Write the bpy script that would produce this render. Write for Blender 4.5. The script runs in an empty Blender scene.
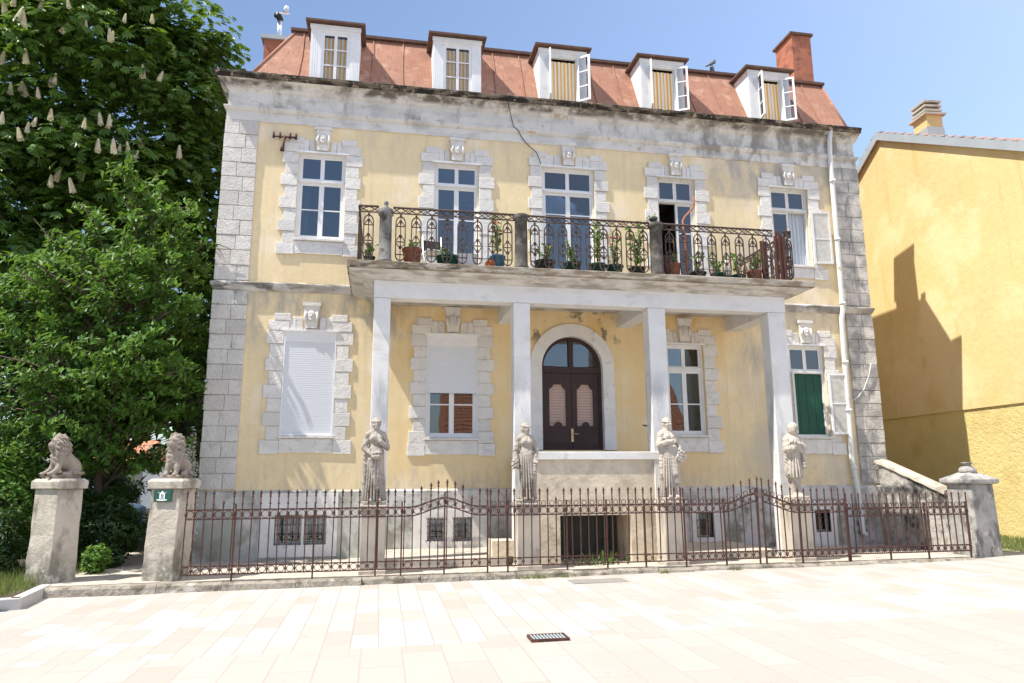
import bpy, math, random
import numpy as np
from mathutils import Vector, Matrix

SC = bpy.context.scene
COL = SC.collection
R = math.radians
random.seed(7)
RNG = np.random.default_rng(11)

# ------------------------------------------------------------------ camera
CAM_POS = Vector((-1.543, -15.669, 1.70))
F_PX, YAW, PITCH, ROLL = 703.55, R(10.5546), R(10.6762), R(-0.3417)
cam_data = bpy.data.cameras.new('camera')
cam = bpy.data.objects.new('camera', cam_data)
COL.objects.link(cam)
cam_data.sensor_width = 36.0
cam_data.lens = F_PX * 36.0 / 1024.0
cam_data.clip_start = 0.1
cam_data.clip_end = 2000.0
fwd = Vector((math.sin(YAW) * math.cos(PITCH), math.cos(YAW) * math.cos(PITCH), math.sin(PITCH)))
rt0 = Vector((math.cos(YAW), -math.sin(YAW), 0))
up0 = rt0.cross(fwd)
rt = rt0 * math.cos(ROLL) + up0 * math.sin(ROLL)
upv = -rt0 * math.sin(ROLL) + up0 * math.cos(ROLL)
cam.matrix_world = Matrix(((rt.x, upv.x, -fwd.x, CAM_POS.x), (rt.y, upv.y, -fwd.y, CAM_POS.y),
                           (rt.z, upv.z, -fwd.z, CAM_POS.z), (0, 0, 0, 1)))
SC.camera = cam

# ------------------------------------------------------------------ light
SUN_DIR = Vector((0.565, 0.150, -1.0)).normalized()      # the way the rays travel
SUN_EL = math.asin(-SUN_DIR.z)
world = bpy.data.worlds.new('World')
SC.world = world
world.use_nodes = True
wn = world.node_tree
wn.nodes.clear()
sky = wn.nodes.new('ShaderNodeTexSky')
sky.sky_type = 'NISHITA'
sky.sun_disc = False
sky.sun_elevation = SUN_EL
sky.sun_rotation = R(103.7)
sky.altitude = 300
sky.air_density = 1.0
sky.dust_density = 2.2
sky.ozone_density = 2.0
bg = wn.nodes.new('ShaderNodeBackground')
bg.inputs['Strength'].default_value = 0.15
wo = wn.nodes.new('ShaderNodeOutputWorld')
wn.links.new(sky.outputs[0], bg.inputs[0])
wn.links.new(bg.outputs[0], wo.inputs[0])
sun_data = bpy.data.lights.new('sun', 'SUN')
sun_data.energy = 5.0
sun_data.angle = R(0.5)
sun_data.color = (1.0, 0.95, 0.87)
sun = bpy.data.objects.new('sun', sun_data)
COL.objects.link(sun)
sun.location = (-40, -12, 70)
sun.rotation_euler = SUN_DIR.to_track_quat('-Z', 'Y').to_euler()

SC.render.engine = 'CYCLES'
SC.view_settings.view_transform = 'Standard'
SC.view_settings.look = 'None'
SC.view_settings.gamma = 1.0
SC.view_settings.exposure = 0.70
SC.view_settings.use_curve_mapping = False
SC.cycles.max_bounces = 8
SC.cycles.diffuse_bounces = 5
SC.cycles.transparent_max_bounces = 16

# ------------------------------------------------------------------ helpers: tags
def tag(o, label=None, cat=None, group=None, kind=None):
    if label: o['label'] = label
    if cat: o['category'] = cat
    if group: o['group'] = group
    if kind: o['kind'] = kind
    return o

def thing(name, label, cat, loc=(0, 0, 0), rz=0.0, group=None):
    o = bpy.data.objects.new(name, None)
    o.empty_display_size = 0.2
    COL.objects.link(o)
    o.location = loc
    o.rotation_euler = (0, 0, rz)
    return tag(o, label, cat, group)

def link_copy(o, parent=None):
    c = o.copy()
    COL.objects.link(c)
    if parent is not None: c.parent = parent
    return c

def copy_tree(o, parent=None):
    c = link_copy(o, parent)
    for ch in [k for k in bpy.data.objects if k.parent == o]:
        copy_tree(ch, c)
    return c

# ------------------------------------------------------------------ helpers: mesh builder
class MB:
    def __init__(s):
        s.v, s.f, s.m, s.s = [], [], [], []
        s.mi = 0
        s.sm = False
    def add(s, vs, fs, smooth=None):
        n = len(s.v)
        s.v += [tuple(p) for p in vs]
        for f in fs:
            s.f.append([i + n for i in f])
            s.m.append(s.mi)
            s.s.append(s.sm if smooth is None else smooth)
        return s
    def box(s, x0, x1, y0, y1, z0, z1, jit=0.0, M=None):
        vs = [(x, y, z) for z in (z0, z1) for y in (y0, y1) for x in (x0, x1)]
        if jit: vs = [(x + random.uniform(-jit, jit), y + random.uniform(-jit, jit), z + random.uniform(-jit, jit)) for x, y, z in vs]
        if M is not None: vs = [tuple(M @ Vector(p)) for p in vs]
        return s.add(vs, [(0, 2, 3, 1), (4, 5, 7, 6), (0, 1, 5, 4), (2, 6, 7, 3), (0, 4, 6, 2), (1, 3, 7, 5)], False)
    def prism(s, poly, y0, y1):            # polygon in x,z extruded along y
        n = len(poly)
        vs = [(x, y0, z) for x, z in poly] + [(x, y1, z) for x, z in poly]
        fs = [tuple(range(n)), tuple(range(2 * n - 1, n - 1, -1))]
        fs += [(i, i + n, (i + 1) % n + n, (i + 1) % n) for i in range(n)]
        return s.add(vs, fs, False)
    def loft_rect(s, rings, cap=True):     # rings: (x0,x1,y0,y1,z)
        vs = []
        for x0, x1, y0, y1, z in rings:
            vs += [(x0, y0, z), (x1, y0, z), (x1, y1, z), (x0, y1, z)]
        fs = []
        for k in range(len(rings) - 1):
            a, b = 4 * k, 4 * k + 4
            fs += [(a + i, a + (i + 1) % 4, b + (i + 1) % 4, b + i) for i in range(4)]
        if cap:
            fs += [(3, 2, 1, 0), tuple(4 * (len(rings) - 1) + i for i in range(4))]
        return s.add(vs, fs, False)
    def tube(s, pts, r, n=6, closed=False, cap=True, smooth=True):
        pts = [Vector(p) for p in pts]
        m = len(pts)
        rr = r if isinstance(r, (list, tuple)) else [r] * m
        vs, fs = [], []
        pn = None
        for i in range(m):
            a = pts[i - 1] if (i > 0 or closed) else pts[i]
            b = pts[(i + 1) % m] if (i < m - 1 or closed) else pts[i]
            t = (b - a)
            if t.length < 1e-9: t = Vector((0, 0, 1))
            t.normalize()
            if pn is None:
                ref = Vector((0, 1, 0)) if abs(t.y) < .9 else Vector((1, 0, 0))
                nn = t.cross(ref).normalized()
            else:
                nn = (pn - t * pn.dot(t))
                nn = nn.normalized() if nn.length > 1e-6 else t.orthogonal().normalized()
            pn = nn
            bn = t.cross(nn)
            for k in range(n):
                an = 2 * math.pi * (k + .5) / n
                vs.append(pts[i] + (nn * math.cos(an) + bn * math.sin(an)) * rr[i])
        for i in range(m if closed else m - 1):
            a, b = i * n, ((i + 1) % m) * n
            fs += [(a + k, a + (k + 1) % n, b + (k + 1) % n, b + k) for k in range(n)]
        if cap and not closed:
            fs += [tuple(range(n - 1, -1, -1)), tuple((m - 1) * n + k for k in range(n))]
        return s.add(vs, fs, smooth if n > 4 else False)
    def lathe(s, prof, c=(0, 0, 0), n=20, sx=1, sy=1, smooth=True, rot=0.0):
        vs, fs = [], []
        for r, z in prof:
            for k in range(n):
                a = 2 * math.pi * k / n + rot
                vs.append((c[0] + r * sx * math.cos(a), c[1] + r * sy * math.sin(a), c[2] + z))
        for i in range(len(prof) - 1):
            a, b = i * n, (i + 1) * n
            fs += [(a + k, a + (k + 1) % n, b + (k + 1) % n, b + k) for k in range(n)]
        fs += [tuple(range(n - 1, -1, -1)), tuple((len(prof) - 1) * n + k for k in range(n))]
        return s.add(vs, fs, smooth)
    def quad(s, a, b, c, d):
        return s.add([a, b, c, d], [(0, 1, 2, 3)], False)
    def build(s, name, mats, parent=None, loc=None, bevel=0.0, kind=None, rot=None):
        me = bpy.data.meshes.new(name)
        me.from_pydata(s.v, [], s.f)
        if not isinstance(mats, (list, tuple)): mats = [mats]
        for m in mats: me.materials.append(m)
        me.polygons.foreach_set('material_index', s.m)
        me.polygons.foreach_set('use_smooth', s.s)
        me.update()
        o = bpy.data.objects.new(name, me)
        COL.objects.link(o)
        if parent is not None: o.parent = parent
        if loc is not None: o.location = loc
        if rot is not None: o.rotation_euler = rot
        if bevel:
            b = o.modifiers.new('bevel', 'BEVEL')
            b.width = bevel; b.segments = 2; b.limit_method = 'ANGLE'; b.angle_limit = R(50)
        if kind: o['kind'] = kind
        return o

def np_mesh(name, V, Fq, mat, parent=None, smooth=False, loc=None):
    me = bpy.data.meshes.new(name)
    V = np.asarray(V, dtype=np.float32); Fq = np.asarray(Fq, dtype=np.int32)
    k = Fq.shape[1]
    me.vertices.add(len(V)); me.vertices.foreach_set('co', V.ravel())
    me.loops.add(Fq.size); me.loops.foreach_set('vertex_index', Fq.ravel())
    me.polygons.add(len(Fq))
    me.polygons.foreach_set('loop_start', np.arange(0, Fq.size, k, dtype=np.int32))
    me.polygons.foreach_set('loop_total', np.full(len(Fq), k, dtype=np.int32))
    me.polygons.foreach_set('use_smooth', np.full(len(Fq), smooth))
    me.materials.append(mat)
    me.update(calc_edges=True); me.validate()
    o = bpy.data.objects.new(name, me)
    COL.objects.link(o)
    if parent is not None: o.parent = parent
    if loc is not None: o.location = loc
    return o

def scatter(T, TF, P, N, size, spin=None, squash=None):
    """copies of a little template (verts T, quads TF; +Z normal, +Y length) at P with normal N"""
    n = len(P)
    N = N / np.linalg.norm(N, axis=1, keepdims=True)
    a = RNG.uniform(0, 2 * np.pi, n) if spin is None else spin
    ref = np.where(np.abs(N[:, 2:3]) < .9, np.array([[0, 0, 1.]]), np.array([[1., 0, 0]]))
    X = np.cross(ref, N); X /= np.linalg.norm(X, axis=1, keepdims=True)
    Y = np.cross(N, X)
    ca, sa = np.cos(a)[:, None], np.sin(a)[:, None]
    X2, Y2 = X * ca + Y * sa, -X * sa + Y * ca
    V = P[:, None, :] + size[:, None, None] * (T[None, :, 0:1] * X2[:, None, :] + T[None, :, 1:2] * Y2[:, None, :] + T[None, :, 2:3] * N[:, None, :])
    F = (np.arange(n) * len(T))[:, None, None] + TF[None]
    return V.reshape(-1, 3), F.reshape(-1, TF.shape[1])

# ------------------------------------------------------------------ helpers: materials
def _nodes(name):
    m = bpy.data.materials.new(name)
    m.use_nodes = True
    nt = m.node_tree
    return m, nt, nt.nodes['Principled BSDF']

def nz(nt, scale, detail=4, rough=.55, vec=None, stretch=None, dist=0.0):
    n = nt.nodes.new('ShaderNodeTexNoise')
    n.inputs['Scale'].default_value = scale
    n.inputs['Detail'].default_value = detail
    n.inputs['Roughness'].default_value = rough
    n.inputs['Distortion'].default_value = dist
    v = vec if vec is not None else coords(nt)
    if stretch:
        mp = nt.nodes.new('ShaderNodeMapping')
        mp.inputs['Scale'].default_value = stretch
        nt.links.new(v, mp.inputs[0]); v = mp.outputs[0]
    nt.links.new(v, n.inputs['Vector'])
    return n.outputs['Fac']

def coords(nt):
    if 'TC' not in nt.nodes:
        t = nt.nodes.new('ShaderNodeTexCoord'); t.name = 'TC'
    return nt.nodes['TC'].outputs['Object']

def ramp(nt, fac, lo, hi, a=0.0, b=1.0):
    n = nt.nodes.new('ShaderNodeMapRange')
    n.interpolation_type = 'SMOOTHSTEP'
    n.inputs['From Min'].default_value = lo; n.inputs['From Max'].default_value = hi
    n.inputs['To Min'].default_value = a; n.inputs['To Max'].default_value = b
    nt.links.new(fac, n.inputs['Value'])
    return n.outputs[0]

def math_(nt, op, a, b=None):
    n = nt.nodes.new('ShaderNodeMath'); n.operation = op
    for i, v in enumerate((a, b)):
        if v is None: continue
        if isinstance(v, (int, float)): n.inputs[i].default_value = v
        else: nt.links.new(v, n.inputs[i])
    return n.outputs[0]

def mix(nt, fac, a, b, mode='MIX'):
    n = nt.nodes.new('ShaderNodeMix'); n.data_type = 'RGBA'; n.blend_type = mode
    for key, v in (('Factor', fac),):
        if isinstance(v, (int, float)): n.inputs[0].default_value = v
        else: nt.links.new(v, n.inputs[0])
    for i, v in ((6, a), (7, b)):
        if isinstance(v, tuple): n.inputs[i].default_value = (*v[:3], 1)
        else: nt.links.new(v, n.inputs[i])
    return n.outputs[2]

def axis(nt, k):
    if 'SX' not in nt.nodes:
        s = nt.nodes.new('ShaderNodeSeparateXYZ'); s.name = 'SX'
        nt.links.new(coords(nt), s.inputs[0])
    return nt.nodes['SX'].outputs[k]

def band(nt, k, z0, z1, f0, f1):
    """1 between z0 and z1, fading over f0 below and f1 above"""
    a = ramp(nt, axis(nt, k), z0 - f0, z0)
    b = ramp(nt, axis(nt, k), z1, z1 + f1, 1.0, 0.0)
    return math_(nt, 'MULTIPLY', a, b)

def bump(nt, p, h, strength, dist=.02, prev=None):
    n = nt.nodes.new('ShaderNodeBump')
    n.inputs['Strength'].default_value = strength
    n.inputs['Distance'].default_value = dist
    nt.links.new(h, n.inputs['Height'])
    if prev is not None: nt.links.new(prev, n.inputs['Normal'])
    nt.links.new(n.outputs[0], p.inputs['Normal'])
    return n.outputs[0]

def mk(name, col, rough=.85, var=.12, vs=3.0, dirt_and_shade=(), bumps=((60, .25, .01),), metal=0.0, spec=.25, fine=.06, island=0.0):
    """base colour varied by noise, then dirt layers, weathering and painted shade (colour, noise scale, lo, hi, stretch, bands)"""
    m, nt, p = _nodes(name)
    a = tuple(c * (1 - var) for c in col); b = tuple(min(1, c * (1 + var)) for c in col)
    c = mix(nt, ramp(nt, nz(nt, vs, 5), .3, .7), a, b)
    if fine:
        f = nz(nt, vs * 14, 3)
        c = mix(nt, ramp(nt, f, .35, .65, 0, fine * 3), c, tuple(x * .72 for x in col))
    if island:      # stone to stone variation
        g = nt.nodes.new('ShaderNodeNewGeometry')
        c = mix(nt, ramp(nt, g.outputs['Random Per Island'], .45, 1.0, 0, 1), c, tuple(x * (1 - island) for x in col))
    for d in dirt_and_shade:
        dc, ds, lo, hi = d[:4]
        st = d[4] if len(d) > 4 else None
        f = ramp(nt, nz(nt, ds, 6, .62, stretch=st), lo, hi)
        for bd in (d[5] if len(d) > 5 else ()):
            f = math_(nt, 'MULTIPLY', f, band(nt, *bd))
        c = mix(nt, f, c, dc)
    nt.links.new(c, p.inputs['Base Color'])
    p.inputs['Roughness'].default_value = rough
    p.inputs['Metallic'].default_value = metal
    p.inputs['Specular IOR Level'].default_value = spec
    prev = None
    for bs in bumps:
        prev = bump(nt, p, nz(nt, bs[0], 4, .6), bs[1], bs[2], prev)
    return m

M = {}
GREY = (.27, .26, .23); DARK = (.10, .095, .085); MOSS = (.10, .085, .05)
M['plaster'] = mk('yellow_plaster', (.82, .665, .40), .9, .06, .7, dirt_and_shade=[
    ((.85, .72, .52), .9, .52, .66),
    ((.72, .565, .35), 1.3, .50, .74, (5, 1, .35)),
    ((.80, .59, .30), .8, .30, .70, None, [(2, 1.9, 5.5, .4, .1), (0, -1.3, 6.6, .1, .1)]),  # porch shade with its warm bounce, painted into the wall colour
    ((.66, .55, .38), 2.0, .44, .78, (1, 1, .45), [(2, 8.9, 9.62, .7, .1)]),
    ((.44, .40, .32), 3.0, .36, .70, (1.2, 1, .5), [(2, 5.0, 5.75, .9, .05), (0, -6, -1.2, .1, .6)]),
    ((.62, .54, .40), 1.1, .36, .66, (1, 1, .7), [(2, 1.4, 9.7, .2, .1), (0, 7.4, 12, 1.0, .1)]),
    ((.42, .38, .32), 2.5, .42, .70, (1.2, 1, .5), [(2, 4.6, 5.75, 1.0, .05), (0, 7.3, 12, .4, .1)]),
    ((.44, .40, .34), 2.2, .38, .68, (1.2, 1, .6), [(2, 8.9, 9.7, .8, .05), (0, 7.0, 12, .8, .1)]),
    ((.58, .50, .36), 3.5, .42, .76, (1.3, 1, .5), [(2, 1.3, 1.7, .1, .4)]),
    ((.72, .49, .20), 1.6, .45, .70, (1, 1, .6), [(2, 4.4, 5.4, .6, .1), (0, -1.3, 6.5, .2, .2)]),  # more saturated ochre patches high on the porch wall
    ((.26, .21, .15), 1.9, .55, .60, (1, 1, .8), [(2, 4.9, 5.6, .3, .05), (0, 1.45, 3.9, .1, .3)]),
], bumps=((2.5, .15, .05), (70, .16, .008)))
M['plinth'] = mk('plinth_plaster', (.64, .62, .585), .92, .10, 2.0, dirt_and_shade=[
    ((.26, .26, .20), 2.0, .40, .64, (1, 1, .8), [(2, -.1, .75, .1, .5)]),
    ((.40, .41, .34), 1.6, .36, .62, None, [(0, -6, -1.9, .1, .7)]),
    ((.36, .35, .32), 3.0, .46, .66, None, [(2, 1.05, 1.5, .3, .1)]),
    ((.09, .09, .08), 1.5, .50, .64, None, [(0, 6.4, 12, .5, .1), (2, -.1, .7, .1, .5)]),
], bumps=((6, .3, .05), (60, .3, .01)))
M['stone_trim'] = mk('rusticated_stone', (.76, .73, .68), .9, .06, 4.0, dirt_and_shade=[
    ((.56, .53, .49), 6.0, .52, .75)], bumps=((14, .35, .04), (30, .7, .022)), island=.16)
M['quoin_stone'] = mk('quoin_stone', (.67, .635, .58), .9, .09, 3.5, dirt_and_shade=[
    ((.50, .47, .43), 5.0, .52, .75), ((.34, .33, .32), 2.2, .40, .6, None, [(0, 9.5, 12, .1, .1)]),
    ((.22, .20, .18), 4.0, .54, .66, None, [(2, 5.3, 5.8, .3, .05), (0, -6, -4, .1, .1)])],
    bumps=((12, .45, .04), (27, .8, .03)), island=.16)
M['white_trim'] = mk('white_trim_plaster', (.76, .74, .70), .85, .06, 3, dirt_and_shade=[((.5, .48, .44), 5, .56, .75)])
M['column_paint'] = mk('white_column_paint', (.72, .71, .685), .8, .05, 2, dirt_and_shade=[
    ((.42, .43, .43), 2.5, .44, .66, (1, 1, .3), [(2, -.1, 3.2, .1, .8)]), ((.56, .54, .50), 2.2, .52, .75, (.6, 1, 1.5))])
M['cornice'] = mk('weathered_cornice', (.70, .675, .625), .9, .06, 2.0, dirt_and_shade=[
    ((.48, .46, .43), 2.0, .45, .72, (.7, 1, 1.3)),
    ((.50, .40, .26), 4.0, .60, .70, (1, 1, 1.5)),
    ((.36, .32, .27), 2.0, .36, .60, (.6, 1, 2), [(2, 5.5, 5.95, .02, .02)]),
    ((.15, .14, .12), 2.6, .48, .62, (.6, 1, 2), [(2, 5.5, 5.95, .02, .02)]),
    ((.30, .28, .25), 1.7, .42, .62, (1.3, 1, .7), [(0, 6.4, 12, 1.5, .1)]),
    ((.34, .31, .27), 1.6, .50, .72, (1.6, 1, .6), [(2, 10.0, 10.6, .3, .05)]),
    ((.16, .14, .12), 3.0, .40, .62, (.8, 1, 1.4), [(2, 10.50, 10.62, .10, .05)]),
], bumps=((9, .3, .03), (50, .3, .01)))
M['cornice_edge'] = mk('mossy_cornice_edge', (.20, .165, .12), .95, .25, 5, dirt_and_shade=[
    ((.035, .03, .025), 4.5, .38, .56, (.6, 1, 2)), ((.42, .33, .24), 8, .56, .68)], bumps=((14, .8, .06), (50, .5, .02)))
M['slab_edge'] = mk('balcony_slab_stone', (.40, .355, .29), .95, .15, 4, dirt_and_shade=[
    ((.20, .16, .11), 4, .42, .62, (.5, 1, 2)), ((.07, .065, .05), 5, .5, .62, (.6, 1, 2), [(0, -3, -.2, .1, .5)])], bumps=((20, .5, .03),))
M['slab_mould'] = mk('balcony_moulding_plaster', (.58, .555, .51), .92, .12, 3, dirt_and_shade=[
    ((.33, .30, .26), 3.5, .45, .65, (.5, 1, 2.5))], bumps=((18, .4, .02),))
M['roof_red'] = mk('salmon_roof_sheet', (.345, .175, .115), .8, .10, 1.6, dirt_and_shade=[
    ((.25, .115, .075), 3.0, .50, .70, (6, 3, .5)),
    ((.30, .135, .085), 2.5, .5, .72, (1, 1, .5)), ((.44, .26, .18), 3.0, .52, .72)], bumps=((7, .2, .03), (60, .15, .005)), spec=.3)
M['roof_edge'] = mk('dark_roof_edge', (.13, .075, .055), .8, .2, 6)
M['chimney_red'] = mk('red_chimney_sheet', (.42, .165, .10), .85, .12, 3, dirt_and_shade=[((.22, .09, .06), 3.5, .48, .66)])
M['frame'] = mk('white_window_paint', (.80, .80, .79), .5, .03, 5, bumps=(), spec=.4, fine=.02)
M['old_frame'] = mk('worn_window_paint', (.72, .71, .68), .65, .08, 6, dirt_and_shade=[((.42, .28, .18), 7, .62, .72)], bumps=((40, .2, .006),))
M['dormer_white'] = mk('dormer_white_boards', (.80, .80, .80), .7, .04, 4, dirt_and_shade=[((.6, .58, .55), 5, .58, .75)])
M['blind'] = mk('white_blind', (.72, .735, .76), .6, .02, 2, bumps=(), spec=.35, fine=.0)
M['iron'] = mk('rusty_iron', (.072, .034, .025), .75, .22, 12, dirt_and_shade=[((.15, .056, .036), 14, .50, .66)], bumps=((80, .3, .004),), spec=.35)
M['iron_dark'] = mk('dark_wrought_iron', (.060, .042, .034), .7, .2, 12, dirt_and_shade=[((.17, .085, .05), 14, .52, .64)], bumps=(), spec=.35)
M['grille'] = mk('grey_iron_grille', (.06, .055, .05), .7, .15, 12, bumps=())
M['door_wood'] = mk('dark_brown_wood', (.045, .020, .016), .45, .18, 5, bumps=((30, .12, .004),), spec=.4)
M['brass'] = mk('brass', (.60, .48, .30), .35, .05, 8, metal=.9, bumps=())
M['statue'] = mk('carved_limestone', (.38, .34, .29), .93, .08, 4, dirt_and_shade=[
    ((.22, .185, .145), 6, .50, .72), ((.42, .39, .34), 5, .56, .75)], bumps=((30, .35, .015), (90, .3, .006)))
M['statue_pale'] = mk('pale_carved_limestone', (.47, .42, .355), .93, .07, 4, dirt_and_shade=[
    ((.27, .24, .20), 7, .52, .74), ((.52, .48, .43), 5, .56, .75)], bumps=((30, .35, .015), (90, .3, .006)))
M['lion'] = mk('lion_stone', (.31, .265, .215), .95, .10, 5, dirt_and_shade=[((.16, .135, .105), 7, .50, .70)], bumps=((30, .6, .025), (90, .35, .006)))
M['pillar'] = mk('gate_pillar_render', (.50, .45, .37), .95, .10, 3, dirt_and_shade=[
    ((.24, .215, .175), 3.2, .46, .66, (1, 1, .5)), ((.20, .19, .15), 3, .40, .6, None, [(2, -.2, .25, .1, .35)]),
    ((.50, .47, .42), 4.5, .55, .70)], bumps=((7, .5, .05), (45, .6, .02)))
M['pillar_grey'] = mk('grey_pillar_render', (.37, .355, .33), .95, .15, 3, dirt_and_shade=[
    ((.17, .16, .15), 3.0, .45, .62, (1, 1, .6)), ((.50, .47, .43), 4.5, .55, .7)], bumps=((9, .5, .05), (45, .7, .02)))
M['wall_old'] = mk('old_garden_wall', (.50, .47, .43), .95, .12, 3, dirt_and_shade=[
    ((.085, .085, .08), 1.6, .42, .56, None, [(1, -1.1, .3, .5, .1)]), ((.25, .23, .19), 5, .5, .66)], bumps=((11, .8, .05), (40, .8, .02)))
M['pedestal'] = mk('pedestal_plaster', (.52, .465, .39), .92, .08, 3, dirt_and_shade=[((.29, .255, .21), 3.5, .46, .7, (1, 1, .5))], bumps=((30, .3, .01),))
M['landing'] = mk('beige_landing_plaster', (.71, .61, .46), .95, .10, 2.5, dirt_and_shade=[((.48, .41, .30), 2.4, .46, .68, (1, 1, .7))], bumps=((14, .4, .03), (60, .4, .01)))
M['concrete'] = mk('pale_concrete', (.46, .415, .35), .95, .10, 2, dirt_and_shade=[((.25, .225, .185), 3, .52, .7)], bumps=((30, .3, .01),))
M['kerb'] = mk('mossy_kerb_stone', (.30, .265, .215), .95, .18, 2.5, dirt_and_shade=[
    ((.15, .13, .10), 4, .50, .62), ((.44, .41, .36), 3, .56, .68)], bumps=((8, .8, .06), (40, .6, .02)))
M['kerb_white'] = mk('pale_kerb_stone', (.46, .44, .41), .85, .06, 3)
M['yard'] = mk('pale_dry_earth', (.27, .245, .18), .98, .2, 4, dirt_and_shade=[((.14, .17, .06), 5, .45, .6)], bumps=((20, .6, .03),))
M['post_dark'] = mk('black_stained_post', (.085, .078, .068), .92, .25, 6, dirt_and_shade=[((.17, .155, .13), 6, .5, .7)], bumps=((40, .5, .01),))
M['soil'] = mk('dark_soil', (.10, .085, .06), .98, .3, 4, bumps=((20, .8, .04),))
M['grey_post'] = mk('grey_stone_post', (.20, .195, .185), .92, .2, 5, dirt_and_shade=[((.07, .06, .05), 6, .5, .65)], bumps=((40, .5, .01),))
M['neighbour'] = mk('ochre_render', (.70, .535, .255), .9, .05, .5, dirt_and_shade=[((.60, .44, .19), 1.0, .52, .74, (3, 3, .25)), ((.76, .60, .33), .35, .5, .62), ((.68, .50, .215), .8, .50, .75)], bumps=((5, .22, .06), (22, .22, .02)))
M['neighbour_low'] = mk('rough_yellow_render', (.68, .55, .24), .95, .06, .8, dirt_and_shade=[((.58, .45, .18), 1.2, .5, .72)], bumps=((9, .5, .05), (22, .6, .03)))
M['fascia'] = mk('grey_metal_fascia', (.36, .40, .42), .5, .06, 2, bumps=(), spec=.5)
M['pipe'] = mk('white_downpipe', (.74, .75, .72), .5, .06, 3, dirt_and_shade=[((.45, .38, .28), 4, .60, .7)], bumps=())
M['zinc'] = mk('zinc_flue', (.62, .66, .70), .35, .06, 6, metal=.7, bumps=())
M['black_metal'] = mk('black_metal', (.03, .03, .03), .4, .1, 6, bumps=())
M['green_sign'] = mk('green_enamel', (.012, .085, .055), .35, .05, 6, bumps=(), spec=.5)
M['white_paint'] = mk('white_enamel', (.82, .83, .82), .4, .03, 6, bumps=())
M['terracotta'] = mk('terracotta', (.36, .14, .08), .85, .15, 9)
M['pot_green'] = mk('dark_green_plastic', (.015, .085, .06), .45, .1, 9, bumps=())
M['pot_blue'] = mk('blue_plastic', (.05, .20, .33), .4, .1, 9, bumps=())
M['pot_dark'] = mk('dark_pot', (.05, .055, .05), .6, .15, 9, bumps=())
M['orange'] = mk('orange_plastic', (.75, .16, .03), .4, .05, 9, bumps=())
M['rust_board'] = mk('rusty_red_board', (.10, .042, .03), .8, .2, 6, dirt_and_shade=[((.10, .04, .03), 8, .5, .66)])
M['green_shutter'] = mk('green_shutter', (.008, .075, .045), .5, .1, 5, bumps=(), spec=.35)
M['bark'] = mk('bark', (.10, .075, .055), .95, .25, 6, bumps=((25, .8, .03),))
M['manhole'] = mk('grey_cover', (.24, .225, .20), .9, .12, 8)
M['car_paint'] = mk('pale_blue_car_paint', (.30, .42, .55), .3, .02, 2, bumps=(), spec=.6)
M['tyre'] = mk('tyre_rubber', (.02, .02, .02), .9, .1, 9)
M['red_light'] = mk('red_lens', (.45, .02, .02), .3, .05, 9, bumps=())
M['far_white'] = mk('far_white_plaster', (.70, .68, .63), .9, .05, 1)
M['feather'] = mk('grey_feathers', (.16, .17, .19), .8, .3, 30)
M['petal_red'] = mk('red_petals', (.65, .03, .03), .7, .1, 20, bumps=())

def glass_mat(name, tint, f0=.5, trans=.75):
    m, nt, p = _nodes(name)
    nt.nodes.remove(p)
    out = nt.nodes['Material Output']
    tr = nt.nodes.new('ShaderNodeBsdfTransparent'); tr.inputs[0].default_value = (*tint, 1)
    gl = nt.nodes.new('ShaderNodeBsdfGlossy'); gl.inputs['Roughness'].default_value = .012
    fr = nt.nodes.new('ShaderNodeFresnel'); fr.inputs['IOR'].default_value = 1.0 + f0 * 2.6
    wv = nt.nodes.new('ShaderNodeBump'); wv.inputs['Strength'].default_value = .06; wv.inputs['Distance'].default_value = .02
    nt.links.new(nz(nt, 2.2, 1), wv.inputs['Height'])
    nt.links.new(wv.outputs[0], gl.inputs['Normal'])
    mx = nt.nodes.new('ShaderNodeMixShader')
    nt.links.new(fr.outputs[0], mx.inputs[0]); nt.links.new(tr.outputs[0], mx.inputs[1]); nt.links.new(gl.outputs[0], mx.inputs[2])
    nt.links.new(mx.outputs[0], out.inputs[0])
    return m
M['glass'] = glass_mat('window_glass', (.55, .62, .66), .48)
def dusty_mat():
    m, nt, p = _nodes('dusty_glass')
    p.inputs['Base Color'].default_value = (.72, .71, .66, 1); p.inputs['Roughness'].default_value = .5
    tr = nt.nodes.new('ShaderNodeBsdfTransparent')
    mx = nt.nodes.new('ShaderNodeMixShader')
    nt.links.new(ramp(nt, nz(nt, 6, 4), .3, .7, .38, .62), mx.inputs[0])
    nt.links.new(tr.outputs[0], mx.inputs[1]); nt.links.new(p.outputs[0], mx.inputs[2])
    nt.links.new(mx.outputs[0], nt.nodes['Material Output'].inputs[0])
    return m
M['dusty_glass'] = dusty_mat()
M['thin_glass'] = glass_mat('thin_glass', (.96, .97, .97), .16)

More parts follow.
